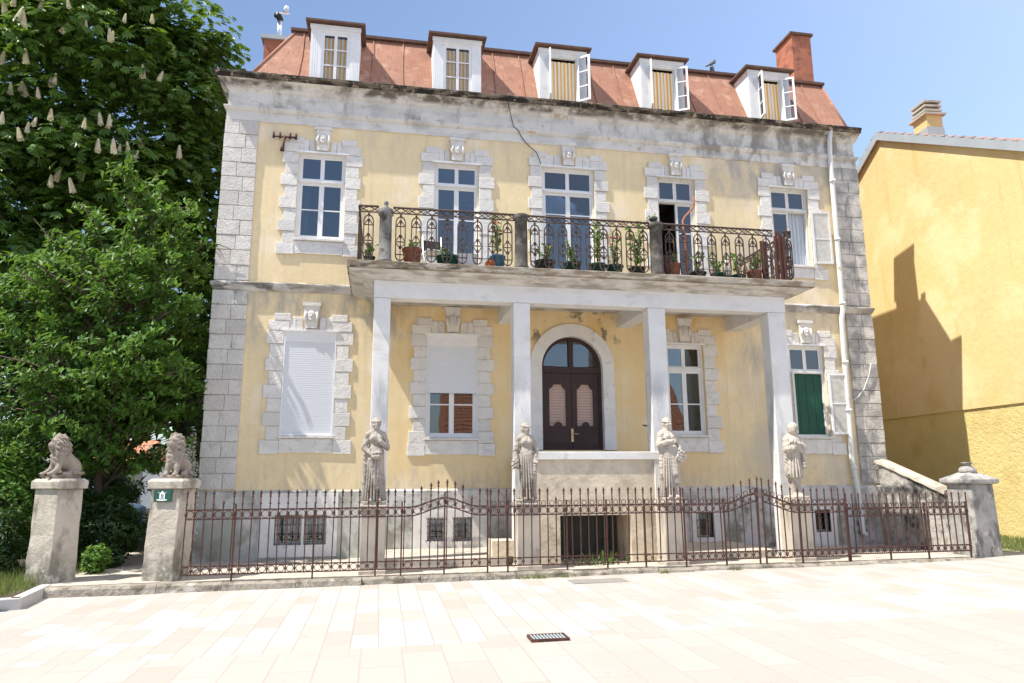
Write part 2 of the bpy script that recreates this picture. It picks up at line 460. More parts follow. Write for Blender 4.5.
def stripes(name, c1, c2, k, period, duty=.5, rough=.85, bumpk=0):
    m, nt, p = _nodes(name)
    f = math_(nt, 'FRACT', math_(nt, 'MULTIPLY', axis(nt, k), 1.0 / period))
    s = ramp(nt, f, duty - .03, duty + .03)
    nt.links.new(mix(nt, s, c1, c2), p.inputs['Base Color'])
    p.inputs['Roughness'].default_value = rough
    if bumpk: bump(nt, p, ramp(nt, f, 0, .3), bumpk, .02)
    return m
M['stripe_cloth'] = stripes('yellow_striped_cloth', (.93, .49, .045), (.86, .85, .83), 0, .092)
M['slat_blind'] = stripes('slatted_blind', (.70, .72, .745), (.60, .62, .65), 2, .048, .88, .5, .3)
M['lace_blind'] = stripes('salmon_slat_blind', (.88, .66, .56), (.66, .42, .34), 2, .065, .75, .8, .4)
M['curtain'] = stripes('grey_net_curtain', (.68, .71, .74), (.52, .56, .60), 0, .11, .5)

def leaf_mat(name, c1, c2, trans=.35, rough=.45, spec=.4):
    m, nt, p = _nodes(name)
    g = nt.nodes.new('ShaderNodeNewGeometry')
    c = mix(nt, g.outputs['Random Per Island'], c1, c2)
    nt.links.new(c, p.inputs['Base Color'])
    p.inputs['Roughness'].default_value = rough
    p.inputs['Specular IOR Level'].default_value = spec
    tl = nt.nodes.new('ShaderNodeBsdfTranslucent')
    nt.links.new(mix(nt, .5, c, (.25, .40, .03), 'MIX'), tl.inputs[0])
    mx = nt.nodes.new('ShaderNodeMixShader'); mx.inputs[0].default_value = trans
    nt.links.new(p.outputs[0], mx.inputs[1]); nt.links.new(tl.outputs[0], mx.inputs[2])
    nt.links.new(mx.outputs[0], nt.nodes['Material Output'].inputs[0])
    return m
M['leaf_chestnut'] = leaf_mat('chestnut_leaf', (.045, .115, .014), (.13, .235, .035), .33)
M['leaf_cherry'] = leaf_mat('cherry_leaf', (.05, .13, .018), (.14, .27, .045), .36, .5, .3)
M['leaf_dark'] = leaf_mat('dark_leaf', (.015, .042, .010), (.04, .085, .018), .2)
M['leaf_pot'] = leaf_mat('pot_plant_leaf', (.06, .16, .02), (.16, .28, .05), .3)
M['grass'] = leaf_mat('grass_blade', (.10, .15, .03), (.24, .25, .10), .3, .6, .2)
M['petal'] = leaf_mat('cream_petal', (.80, .70, .52), (.88, .82, .70), .3, .8, .1)
M['petal_grey'] = leaf_mat('pale_petal', (.50, .48, .42), (.70, .68, .62), .2, .8, .1)

def pavement_mat():
    m, nt, p = _nodes('pale_stone_pavers')
    tc = coords(nt)
    sp = nt.nodes.new('ShaderNodeSeparateXYZ'); nt.links.new(tc, sp.inputs[0])
    cb = nt.nodes.new('ShaderNodeCombineXYZ')
    nt.links.new(sp.outputs[1], cb.inputs[0]); nt.links.new(sp.outputs[0], cb.inputs[1])
    def brick(w, h, c1, c2, mo, size=.010):
        b = nt.nodes.new('ShaderNodeTexBrick')
        b.offset = .37; b.squash = 1.0
        b.inputs['Color1'].default_value = (*c1, 1); b.inputs['Color2'].default_value = (*c2, 1)
        b.inputs['Mortar'].default_value = (*mo, 1)
        b.inputs['Scale'].default_value = 1.0
        b.inputs['Mortar Size'].default_value = size
        b.inputs['Mortar Smooth'].default_value = .2
        b.inputs['Bias'].default_value = -.1
        b.inputs['Brick Width'].default_value = w; b.inputs['Row Height'].default_value = h
        nt.links.new(cb.outputs[0], b.inputs[0])
        return b
    b1 = brick(.66, .30, (.435, .41, .375), (.345, .298, .252), (.29, .26, .23), .008)
    b2 = brick(1.3, .42, (.39, .35, .31), (.35, .305, .262), (.315, .28, .245))
    near = ramp(nt, sp.outputs[1], -7.52, -7.48, 1.0, 0.0)
    c = mix(nt, near, b1.outputs[0], b2.outputs[0])
    c = mix(nt, ramp(nt, nz(nt, 1.4, 5, .6), .45, .75, 0, .45), c, (.385, .35, .31))
    c = mix(nt, ramp(nt, nz(nt, 5, 6, .7), .64, .76, 0, .35), c, (.22, .19, .16))
    c = mix(nt, ramp(nt, nz(nt, .45, 3, .5), .50, .66, 0, .35), c, (.335, .295, .255))
    c = mix(nt, ramp(nt, nz(nt, 16, 2, .5), .72, .76, 0, .7), c, (.16, .14, .12))
    nt.links.new(c, p.inputs['Base Color'])
    p.inputs['Roughness'].default_value = .8
    h = mix(nt, near, b1.outputs['Fac'], b2.outputs['Fac'])
    pv = bump(nt, p, math_(nt, 'SUBTRACT', 1.0, b1.outputs['Fac']), .3, .01)
    bump(nt, p, nz(nt, 45, 4), .25, .008, pv)
    return m
M['paving'] = pavement_mat()

def tile_mat():
    m, nt, p = _nodes('clay_roof_tiles')
    sp = nt.nodes.new('ShaderNodeSeparateXYZ'); nt.links.new(coords(nt), sp.inputs[0])
    u = math_(nt, 'FRACT', math_(nt, 'MULTIPLY', sp.outputs[0], 3.3))
    v = math_(nt, 'FRACT', math_(nt, 'MULTIPLY', sp.outputs[2], 3.4))
    f = math_(nt, 'MULTIPLY', ramp(nt, u, 0, .25), ramp(nt, v, 0, .35))
    c = mix(nt, nz(nt, 3.0, 3), (.46, .17, .085), (.60, .27, .15))
    c = mix(nt, f, (.12, .05, .035), c)  # crease shade between the tiles painted into the colour
    nt.links.new(c, p.inputs['Base Color'])
    p.inputs['Roughness'].default_value = .85
    bump(nt, p, f, .6, .04)
    return m
M['tiles'] = tile_mat()

# ================================================================== GROUND
def pav_z(x): return -0.135 + 0.0075 * (x + 5.0)

def big_sheet(name, mat, pts_xy, zfun, kind='structure'):
    b = MB()
    b.add([(x, y, zfun(x)) for x, y in pts_xy], [tuple(range(len(pts_xy)))], False)
    return b.build(name, mat, kind=kind)

b = MB()      # far ground under everything
b.add([(-400, -400, -1.2), (400, -400, -1.2), (400, 400, -1.2), (-400, 400, -1.2)], [(0, 1, 2, 3)], False)
b.build('ground', M['soil'], kind='structure')
big_sheet('pavement', M['paving'], [(-40, -60), (60, -60), (60, 3.0), (13.0, 3.0), (11.0, -2.2), (10.0, -2.6), (10.0, -3.04), (-6.62, -3.04), (-6.62, -4.2), (-40, -9.0)],
          lambda x: min(.12, max(-.3, pav_z(x))))
b = MB()      # courtyard and garden bed
b.box(-6.6, 10.6, -2.86, 11, -.5, 0.0)
b.build('courtyard', M['concrete'], kind='structure')
b = MB()
b.add([(-40, -8.96, -.20), (-6.70, -4.16, -.12), (-6.70, -2.2, -.03), (-6.62, -2.2, -.03), (-6.62, 40, -.03), (-40, 40, -.03)], [(0, 1, 2, 3, 4, 5)], False)
b.build('garden_soil', M['soil'], kind='structure')
b = MB()      # garden path from the gate
b.add([(-6.66, -2.86, -.002), (-5.0, -2.86, .006), (-5.3, 1.2, .006), (-6.9, 2.2, .006), (-8.0, 2.0, .006)], [(0, 1, 2, 3, 4)], False)
b.build('garden_path', M['concrete'], kind='structure')
b = MB()      # kerb along the fence, uneven old stones
x = -6.66
while x < 10.1:
    w = min(random.uniform(.55, 1.3), 10.12 - x)
    zt = .008 + random.uniform(-.012, .012)
    yo = random.uniform(-.03, .03)
    n = 5
    z0 = pav_z(x) - .1
    vs = []
    for i in range(n + 1):
        xx = x + .004 + (w - .008) * i / n
        j = random.uniform(-.018, .018)
        vs += [(xx, -3.14 + yo + j, z0), (xx, -3.10 + yo + j * 1.6, zt - .035), (xx, -3.06 + yo + j, zt), (xx, -2.84, zt - .004)]
    fs = []
    for i in range(n):
        for k in range(3):
            a = 4 * i + k
            fs.append((a, a + 4, a + 5, a + 1))
    fs += [(0, 1, 2, 3), tuple(4 * n + k for k in (3, 2, 1, 0))]
    b.add(vs, fs, False)
    x += w
b.build('kerb', M['kerb'], kind='structure')
b = MB()      # grass bank at the right
b.add([(11.15, -2.2, -.03), (13.9, -6.5, -.03), (14.5, 9, .25), (13.6, 9, .22), (10.9, 3, .05), (10.75, -.3, -.01)], [(0, 1, 2, 3, 4, 5)], False)
b.build('side_yard', M['yard'], kind='structure')

# ================================================================== VILLA
XL, XR = -5.15, 10.72
villa = thing('villa', 'weathered two storey yellow villa with red mansard roof, five dormers and a balcony on columns', 'house')

# openings: name, x0, x1, z0, z1
UP = [(-3.56, -2.50, 6.92, 8.97), (-.46, .60, 5.78, 8.97), (2.14, 3.46, 5.78, 9.07), (5.10, 6.10, 5.78, 9.02), (8.18, 9.24, 6.89, 8.97)]
LO = [(-3.66, -2.55, 2.53, 4.80), (-.58, .585, 2.50, 4.81), (5.12, 6.08, 2.58, 4.75), (8.35, 9.31, 2.56, 4.81)]
BS = [(-3.64, -3.10, .29, .90), (-3.05, -2.60, .29, .89), (-.51, -.12, .30, .79), (.05, .44, .29, .79), (5.64, 6.06, .25, .82), (8.66, 9.06, .31, .83)]
DX0, DX1, DZ0, DZS = 2.06, 3.53, 2.23, 4.13
DC, DR = (DX0 + DX1) / 2, (DX1 - DX0) / 2
DTOP = DZS + DR + .02

def wall_grid(b, x0, x1, z0, z1, y, holes, depth):
    xs = sorted({x0, x1} | {h[0] for h in holes} | {h[1] for h in holes})
    zs = sorted({z0, z1} | {h[2] for h in holes} | {h[3] for h in holes})
    xs = [v for v in xs if x0 <= v <= x1]; zs = [v for v in zs if z0 <= v <= z1]
    for i in range(len(xs) - 1):
        for j in range(len(zs) - 1):
            cx, cz = (xs[i] + xs[i + 1]) / 2, (zs[j] + zs[j + 1]) / 2
            if any(h[0] < cx < h[1] and h[2] < cz < h[3] for h in holes): continue
            b.quad((xs[i], y, zs[j]), (xs[i + 1], y, zs[j]), (xs[i + 1], y, zs[j + 1]), (xs[i], y, zs[j + 1]))
    for h in holes:
        a0, a1, c0, c1 = h[:4]
        sides = [((a0, c0), (a0, c1)), ((a0, c1), (a1, c1)), ((a1, c1), (a1, c0)), ((a1, c0), (a0, c0))]
        for k, (p, q) in enumerate(sides):
            if len(h) > 4 and k in h[4]: continue
            b.quad((p[0], y, p[1]), (q[0], y, q[1]), (q[0], y + depth, q[1]), (p[0], y + depth, p[1]))

b = MB()
holes = [h for h in UP + LO] + [(DX0, DX1, DZ0, DTOP, (0, 1, 2))]
wall_grid(b, XL, XR, 1.38, 10.0, 0, holes, .22)
# arch spandrels and reveal of the door
N = 16
arc = [(DC + DR * math.cos(math.pi * k / N), DZS + DR * math.sin(math.pi * k / N)) for k in range(N + 1)]
for k in range(N):
    (xa, za), (xb, zb) = arc[k], arc[k + 1]
    b.quad((xb, 0, zb), (xa, 0, za), (xa, 0, DTOP), (xb, 0, DTOP))
    b.quad((xa, 0, za), (xb, 0, zb), (xb, .30, zb), (xa, .30, za))
for xx in (DX0, DX1):
    b.quad((xx, 0, DZ0), (xx, .30, DZ0), (xx, .30, DZS), (xx, 0, DZS))
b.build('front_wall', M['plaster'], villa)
b = MB()
b.quad((XL, 0, 1.38), (XL, 10, 1.38), (XL, 10, 10.7), (XL, 0, 10.7))
b.quad((XR, 10, 1.38), (XR, 0, 1.38), (XR, 0, 10.7), (XR, 10, 10.7))
b.quad((XR, 10, 1.38), (XL, 10, 1.38), (XL, 10, 10.7), (XR, 10, 10.7))
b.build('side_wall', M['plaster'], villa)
b = MB()
for z in (1.5, 5.62, 10.6):
    b.box(XL + .02, XR - .02, .32, 9.9, z - .12, z)
for xx in (-1.9, 1.3, 4.4, 7.2):
    b.box(xx - .06, xx + .06, .32, 9.9, 1.5, 10.4)
b.box(XL + .02, XR - .02, 4.4, 4.5, 1.5, 10.4)
b.build('interior_wall', M['concrete'], villa)

# plinth with its cellar openings
b = MB()
wall_grid(b, XL - .05, XR + .05, -.3, 1.36, -.06, BS, .3)
b.quad((XL - .05, 10, -.3), (XL - .05, -.06, -.3), (XL - .05, -.06, 1.36), (XL - .05, 10, 1.36))
b.quad((XR + .05, -.06, -.3), (XR + .05, 10, -.3), (XR + .05, 10, 1.36), (XR + .05, -.06, 1.36))
b.quad((XL - .05, -.06, 1.36), (XR + .05, -.06, 1.36), (XR + .05, .0, 1.395), (XL - .05, .0, 1.395))
b.build('plinth', M['plinth'], villa)
def cellar_surround(x0, x1, z0, z1, holes):
    b = MB()
    wall_grid(b, x0, x1, z0, z1, -.085, [h for h in holes], .1)
    for (p, q) in (((x0, z0), (x0, z1)), ((x0, z1), (x1, z1)), ((x1, z1), (x1, z0))):
        b.quad((p[0], -.085, p[1]), (q[0], -.085, q[1]), (q[0], -.05, q[1]), (p[0], -.05, p[1]))
    return b.build('cellar_window_surround', M['white_trim'], villa)
s1 = cellar_surround(-3.95, -2.38, .05, 1.34, BS[0:2])
s2 = cellar_surround(-.81, .80, .14, .95, BS[2:4])
s3 = cellar_surround(5.50, 6.32, .12, .98, BS[4:5])
s4 = cellar_surround(8.50, 9.22, -.02, 1.02, BS[5:6])
for k, (x0, x1, z0, z1) in enumerate(BS):
    b = MB()
    yy = -.07 if k not in (2, 3) else -.15
    for i in range(1, 5):
        xx = x0 + (x1 - x0) * i / 5
        b.tube([(xx, yy, z0 - .01), (xx, yy, z1 + .01)], .008, 4)
    for i in range(0, 4):
        zz = z0 + .03 + (z1 - z0 - .06) * i / 3
        b.tube([(x0 - .02, yy, zz), (x1 + .02, yy, zz)], .008, 4)
    if k in (2, 3):
        for xx in (x0 - .02, x1 + .02):
            for zz in (z0, z1): b.tube([(xx, yy, zz), (xx, -.05, zz)], .008, 4)
    b.build('window_grille', M['grille'], (s1, s1, s2, s2, s3, s4)[k])
    b = MB()
    for (a0, a1, c0, c1) in ((x0, x0 + .04, z0, z1), (x1 - .04, x1, z0, z1), (x0 + .04, x1 - .04, z0, z0 + .04), (x0 + .04, x1 - .04, z1 - .04, z1)):
        b.box(a0, a1, .08, .12, c0, c1)
    b.mi = 1
    b.box(x0 + .04, x1 - .04, .095, .105, z0 + .04, z1 - .04)
    b.build('cellar_sash', [M['old_frame'], M['glass']], (s1, s1, s2, s2, s3, s4)[k])

# quoins
def quoin(x0, x1, z0, z1, rows, side):
    b = MB()
    h = (z1 - z0) / rows
    for r in range(rows):
        za, zb = z0 + r * h + .005 + random.uniform(0, .004), z0 + (r + 1) * h - .005 - random.uniform(0, .004)
        cut = x0 + (x1 - x0) * ((.62, .40, .52)[r % 3])
        for (a, c) in ((x0, cut - .004), (cut + .004, x1)):
            pr = .045 + random.uniform(-.006, .008)
            yb = .35 if ((side < 0 and a == x0) or (side > 0 and c == x1)) else .0
            ax, cx2 = a, c
            if side < 0 and a == x0: ax = a - pr
            if side > 0 and c == x1: cx2 = c + pr
            b.box(ax, cx2, -pr, yb, za, zb)
    b.box(x0 - .012 if side < 0 else x0 + .01, x1 - .01 if side < 0 else x1 + .012, -.022, .33, z0, z1)
    return b.build('quoins', M['quoin_stone'], villa, bevel=.010)
quoin(XL, -4.47, 1.42, 5.66, 13, -1)
quoin(XL, -4.47, 5.88, 9.64, 11, -1)
quoin(10.02, XR, 1.42, 5.66, 13, 1)
quoin(10.02, XR, 5.88, 9.64, 11, 1)

# belt course, entablature, cornice
def ring(name, prof, mat):
    b = MB()
    b.loft_rect([(XL - o, XR + min(o, .10) * 1.0, -o, 10 + o, z) for o, z in prof])
    return b.build(name, mat, villa)
ring('belt_course', [(.012, 5.66), (.05, 5.69), (.075, 5.74), (.10, 5.80), (.10, 5.83), (.012, 5.88)], M['cornice'])
ring('architrave', [(.012, 9.64), (.03, 9.65), (.03, 9.86), (.06, 9.88), (.095, 9.94), (.095, 9.975), (.012, 9.995)], M['cornice'])
ring('frieze', [(.016, 9.996), (.016, 10.36), (.05, 10.39), (.08, 10.44), (.14, 10.52), (.24, 10.575)], M['cornice'])
ring('cornice_edge', [(.24, 10.577), (.275, 10.585), (.28, 10.63), (.31, 10.65), (.315, 10.70), (.30, 10.715), (-.15, 10.76)], M['cornice_edge'])

# window surrounds of rusticated blocks
def surround(par, x0, x1, z0, z1, zb, wide=.36, narrow=.285, bottom=True, phase=0, top=.36):
    rows = max(6, round((z1 - zb) / .285))
    h = (z1 - zb) / rows
    xm = (x0 + x1) / 2
    lin = MB()
    for s in (-1, 1):
        b = MB()
        for r in range(rows):
            wd = (wide if (r + phase) % 2 == 0 else narrow) + random.uniform(-.018, .018)
            if r == 0 and bottom: wd = wide + .03
            pr = (.036 if wd > .32 else .027) + random.uniform(-.004, .004)
            a, c = (x0 - wd, x0) if s < 0 else (x1, x1 + wd)
            b.box(a, c, -pr, 0, zb + r * h + .003, zb + (r + 1) * h - .003, jit=.003)
        b.build('window_jamb', M['stone_trim'], par, bevel=.010)
        # corner blocks above the opening and the lintel voussoirs
        a, c = (x0 - wide + .03, x0 + .10) if s < 0 else (x1 - .10, x1 + wide - .03)
        lin.box(a, c, -.040, 0, z1 + .004, z1 + top * .62)
        a, c = (x0 - .22, x0 + .12) if s < 0 else (x1 - .12, x1 + .22)
        lin.box(a, c, -.046, 0, z1 + top * .62 + .002, z1 + top + .02)
        xa, xb = xm + s * .17, (x0 + .105 if s < 0 else x1 - .105)
        mid = (xa + xb) / 2
        for (p, q) in ((xa, mid), (mid, xb)):
            p, q = min(p, q) + .003, max(p, q) - .003
            lin.prism([(p, z1 + .004), (q, z1 + .004), (q + s * .015, z1 + top * .86), (p + s * .015, z1 + top * .86)], -.03, 0)
    lin.box(xm - .165, xm + .165, -.02, 0, z1 + .003, z1 + .058)
    lin.build('window_lintel', M['stone_trim'], par, bevel=.010)
    if bottom:
        b = MB()
        b.box(x0 + .004, x1 - .004, -.032, 0, zb + .03, z0 - .065)
        b.box(x0 - .02, x1 + .02, -.075, .1, z0 - .06, z0 - .002)
        b.build('window_sill', M['stone_trim'], par, bevel=.008)
    # keystone with a carved mask
    zk = z1 + .06
    k = MB()
    k.prism([(xm - .125, zk), (xm + .125, zk), (xm + .165, zk + .50), (xm - .165, zk + .50)], -.085, 0)
    k.box(xm - .19, xm + .19, -.11, 0, zk + .50, zk + .57)
    k.lathe([(.0, -.13), (.05, -.12), (.08, -.06), (.09, .0), (.085, .07), (.055, .11), (.0, .125)], (xm, -.085, zk + .27), 12, 1, .45)
    k.tube([(xm, -.115, zk + .30), (xm, -.140, zk + .245)], [.014, .022], 6)
    k.tube([(xm - .04, -.112, zk + .19), (xm, -.126, zk + .185), (xm + .04, -.112, zk + .19)], .011, 5)
    for s in (-1, 1):
        k.tube([(xm + s * .02, -.12, zk + .325), (xm + s * .065, -.10, zk + .33)], .012, 5)
        k.tube([(xm + s * .11, -.09, zk + .36), (xm + s * .135, -.09, zk + .25), (xm + s * .10, -.09, zk + .12)], [.03, .035, .025], 6)
    k.build('keystone', M['stone_trim'], par)

def frame_rect(b, x0, x1, z0, z1, t, y0, y1):
    b.box(x0, x0 + t, y0, y1, z0, z1); b.box(x1 - t, x1, y0, y1, z0, z1)
    b.box(x0 + t, x1 - t, y0, y1, z0, z0 + t); b.box(x0 + t, x1 - t, y0, y1, z1 - t, z1)

def sash(b, x0, x1, z0, z1, t=.055, bars=(), y0=.095, y1=.14):
    """one sash: frame in material 0, panes in material 1; bars = heights of glazing bars"""
    b.mi = 0
    frame_rect(b, x0, x1, z0, z1, t, y0, y1)
    for zz in bars: b.box(x0 + t, x1 - t, y0 + .008, y1 - .008, zz - .014, zz + .014)
    b.mi = 1
    b.box(x0 + t, x1 - t, y0 + .018, y0 + .026, z0 + t, z1 - t)
    b.mi = 0

def window(o, tz, fm='frame', skip=(), head=True, bars=None, kick=0.0):
    x0, x1, z0, z1 = o
    w = MB()
    frame_rect(w, x0, x1, z0, z1, .05, .07, .17)
    xm = (x0 + x1) / 2
    w.box(x0 + .05, x1 - .05, .06, .165, tz - .035, tz + .035)
    w.box(x0 + .03, x1 - .03, .035, .07, tz - .015, tz + .03)
    if head: w.box(x0 - .05, x1 + .05, -.06, .10, z1 - .005, z1 + .035)
    root = w.build('window', M[fm], villa)
    top = MB()
    for (a, c) in ((x0 + .05, xm), (xm, x1 - .05)): sash(top, a, c, tz + .035, z1 - .05, .045)
    top.build('transom_light', [M[fm], M['glass']], root)
    for k, (a, c) in enumerate(((x0 + .05, xm), (xm, x1 - .05))):
        if k in skip: continue
        s = MB()
        zb = z0 + .05
        if kick:
            s.box(a, c, .09, .14, zb, zb + kick); zb += kick
        sash(s, a, c, zb, tz - .035, .055, bars or [(zb + tz) / 2])
        s.build('sash', [M[fm], M['glass']], root)
    return root

def curtain(par, x0, x1, z0, z1, mat, y=.30, amp=.025, waves=7):
    b = MB(); n = waves * 6; vs = []
    for i in range(n + 1):
        t = i / n
        yy = y + amp * math.sin(t * waves * 2 * math.pi)
        vs += [(x0 + (x1 - x0) * t, yy, z0), (x0 + (x1 - x0) * t, yy, z1)]
    b.add(vs, [(2 * i, 2 * i + 2, 2 * i + 3, 2 * i + 1) for i in range(n)], True)
    return b.build('curtain', mat, par)

w = window(UP[0], 8.31); surround(w, *UP[0][:2], UP[0][2], UP[0][3], 6.53)
curtain(w, -3.54, -3.30, 6.95, 8.25, M['curtain'], waves=3)
w = window(UP[1], 8.43, kick=.55, bars=[7.6]); surround(w, *UP[1][:2], UP[1][2], UP[1][3], 5.78, bottom=False, phase=1)
w = window(UP[2], 8.47, kick=.55, bars=[7.9]); surround(w, *UP[2][:2], UP[2][2], UP[2][3], 5.78, bottom=False)
curtain(w, 2.2, 2.45, 5.9, 8.4, M['curtain'], waves=3)
w = window(UP[3], 8.41, 'old_frame', skip=(0,), kick=.5, bars=[7.6]); surround(w, *UP[3][:2], UP[3][2], UP[3][3], 5.78, bottom=False, phase=1)
s = MB(); sash(s, 0, .45, 5.85, 8.36, .055, [7.2], -.02, .025)
s.build('sash', [M['old_frame'], M['glass']], w, loc=(5.16, .15, 0), rot=(0, 0, R(70)))
curtain(w, 5.62, 6.06, 5.9, 8.4, M['curtain'], y=.22, waves=5)
w = window(UP[4], 8.38, 'old_frame', skip=(1,)); surround(w, *UP[4][:2], UP[4][2], UP[4][3], 6.53)
curtain(w, 8.24, 8.72, 6.95, 8.9, M['curtain'], y=.20, waves=5)
curtain(w, 8.76, 9.22, 6.95, 8.9, M['curtain'], y=.215, waves=5)
s = MB(); sash(s, 0, .50, 6.94, 8.34, .05, [7.6], -.02, .02)
s.build('sash', [M['old_frame'], M['dusty_glass']], w, loc=(9.25, -.07, 0), rot=(0, 0, R(-6)))

w = window(LO[0], 4.25); surround(w, *LO[0][:2], LO[0][2], LO[0][3], 2.14)
b = MB(); b.box(-3.64, -2.57, -.006, .03, 2.56, 4.56); b.build('roller_blind', M['slat_blind'], w)
b = MB(); b.box(-3.655, -2.555, -.02, .06, 4.56, 4.79); frame_rect(b, -3.658, -2.552, 2.535, 4.795, .03, -.03, .05); b.build('blind_box', M['frame'], w)
w = window(LO[1], 4.25, bars=[3.24]); surround(w, *LO[1][:2], LO[1][2], LO[1][3], 2.10, phase=1)
b = MB(); b.box(-.55, .555, .02, .05, 3.49, 4.56); b.build('roller_blind', M['slat_blind'], w)
b = MB(); b.box(-.575, .58, 0, .066, 4.56, 4.805); frame_rect(b, -.578, .583, 2.505, 4.806, .03, -.01, .068); b.build('blind_box', M['frame'], w)
w = window(LO[2], 4.15, bars=[3.32]); surround(w, *LO[2][:2], LO[2][2], LO[2][3], 2.16)
w = window(LO[3], 4.15, skip=(0, 1)); surround(w, *LO[3][:2], LO[3][2], LO[3][3], 2.11)
b = MB()
for k in range(4):
    a = 8.40 + k * .216
    b.box(a + .004, a + .212, .12, .15, 2.61, 4.11)
b.build('green_shutter', M['green_shutter'], w)
curtain(w, 8.42, 8.6, 4.2, 4.75, M['curtain'], y=.24, waves=2)
s = MB(); sash(s, 0, .50, 2.61, 4.11, .05, [3.36], -.02, .02)
s.build('sash', [M['frame'], M['dusty_glass']], w, loc=(9.32, -.08, 0), rot=(0, 0, R(-5)))
s = MB(); sash(s, -.48, 0, 2.61, 4.11, .05, [3.36], -.02, .02)
s.build('sash', [M['frame'], M['dusty_glass']], w, loc=(8.34, -.08, 0), rot=(0, 0, R(62)))

# entrance door
b = MB()      # surround with a round arch
ro = DR + .275
n = 24
pts_o = [(DC + ro, DZ0)] + [(DC + ro * math.cos(math.pi * k / n), DZS + ro * math.sin(math.pi * k / n) * 1.02) for k in range(n + 1)] + [(DC - ro, DZ0)]
pts_i = [(DC + DR - .004, DZ0)] + [(DC + (DR - .004) * math.cos(math.pi * k / n), DZS + (DR - .004) * math.sin(math.pi * k / n)) for k in range(n + 1)] + [(DC - DR + .004, DZ0)]
for k in range(len(pts_o) - 1):
    o1, o2, i1, i2 = pts_o[k], pts_o[k + 1], pts_i[k], pts_i[k + 1]
    b.quad((i1[0], -.05, i1[1]), (i2[0], -.05, i2[1]), (o2[0], -.05, o2[1]), (o1[0], -.05, o1[1]))
    b.quad((o1[0], -.05, o1[1]), (o2[0], -.05, o2[1]), (o2[0], 0, o2[1]), (o1[0], 0, o1[1]))
    b.quad((i2[0], -.05, i2[1]), (i1[0], -.05, i1[1]), (i1[0], .22, i1[1]), (i2[0], .22, i2[1]))
door = MB()
rin = DR - .075
def arc_pts(r, c=DC, z=DZS, m=20, a0=0, a1=math.pi): return [(c + r * math.cos(a0 + (a1 - a0) * k / m), z + r * math.sin(a0 + (a1 - a0) * k / m)) for k in range(m + 1)]
fo, fi = arc_pts(DR - .006), arc_pts(rin)
for k in range(20):
    o1, o2, i1, i2 = fo[k], fo[k + 1], fi[k], fi[k + 1]
    door.quad((i1[0], .10, i1[1]), (i2[0], .10, i2[1]), (o2[0], .10, o2[1]), (o1[0], .10, o1[1]))
    door.quad((i2[0], .10, i2[1]), (i1[0], .10, i1[1]), (i1[0], .2, i1[1]), (i2[0], .2, i2[1]))
door.box(DX0 + .006, DX0 + .08, .10, .2, DZ0, DZS); door.box(DX1 - .08, DX1 - .006, .10, .2, DZ0, DZS)
door.box(DX0 + .08, DX1 - .08, .09, .2, DZS - .12, DZS + .03)
door.box(DC - .055, DC + .055, .085, .2, DZS + .03, DZS + rin - .01)
dr = door.build('door', M['door_wood'], villa)
b.build('door_surround', M['white_trim'], dr)
fan = MB()
for s in (0, 1):
    a0, a1 = (0.08, math.pi / 2 - .09) if s == 0 else (math.pi / 2 + .09, math.pi - .08)
    p = [(DC + (.06 if s == 0 else -.06), DZS + .035)] + arc_pts(rin + .01, m=10, a0=a0, a1=a1)
    fan.prism(p, .15, .158)
fan.build('fanlight_pane', M['glass'], dr)
for s in (-1, 1):
    lf = MB()
    a, c = (DX0 + .082, DC - .004) if s < 0 else (DC + .004, DX1 - .082)
    xm = (a + c) / 2; g = .20; za, zb = 2.78, 3.68
    lf.box(a, xm - g, .11, .17, DZ0 + .01, DZS - .125); lf.box(xm + g, c, .11, .17, DZ0 + .01, DZS - .125)
    lf.box(xm - g, xm + g, .11, .17, DZ0 + .01, za); lf.box(xm - g, xm + g, .11, .17, zb + .07, DZS - .125)
    # notched head of the glazed panel
    for q in (-1, 1): lf.prism([(xm + q * g, zb - .05), (xm + q * g, zb + .07), (xm + q * g * .45, zb + .07), (xm + q * g * .72, zb - .02)] if q > 0 else
                               [(xm + q * g * .72, zb - .02), (xm + q * g * .45, zb + .07), (xm + q * g, zb + .07), (xm + q * g, zb - .05)], .11, .17)
    lf.box(xm - .30, xm + .30, .095, .11, 2.33, 2.66); lf.box(xm - .24, xm + .24, .085, .095, 2.39, 2.60)
    lf.lathe([(.10, 0), (.085, .05), (.05, .09), (0, .10)], (xm, .105, za), 10, 1, .1)
    lf.box(xm - g - .02, xm + g + .02, .098, .11, za - .05, za)
    lf.build('door_leaf', M['door_wood'], dr, bevel=.006)
    gl = MB(); gl.box(xm - g, xm + g, .135, .14, za, zb + .07); gl.build('door_pane', M['thin_glass'], dr)
    gl = MB(); gl.box(xm - g - .02, xm + g + .02, .19, .20, za - .02, zb + .09); gl.build('door_blind', M['lace_blind'], dr)
h = MB(); h.box(DC - .03, DC + .025, .085, .11, 2.42, 2.72); h.tube([(DC, .08, 2.60), (DC, .03, 2.60), (DC + .13, .03, 2.60)], .012, 6); h.build('door_handle', M['brass'], dr)

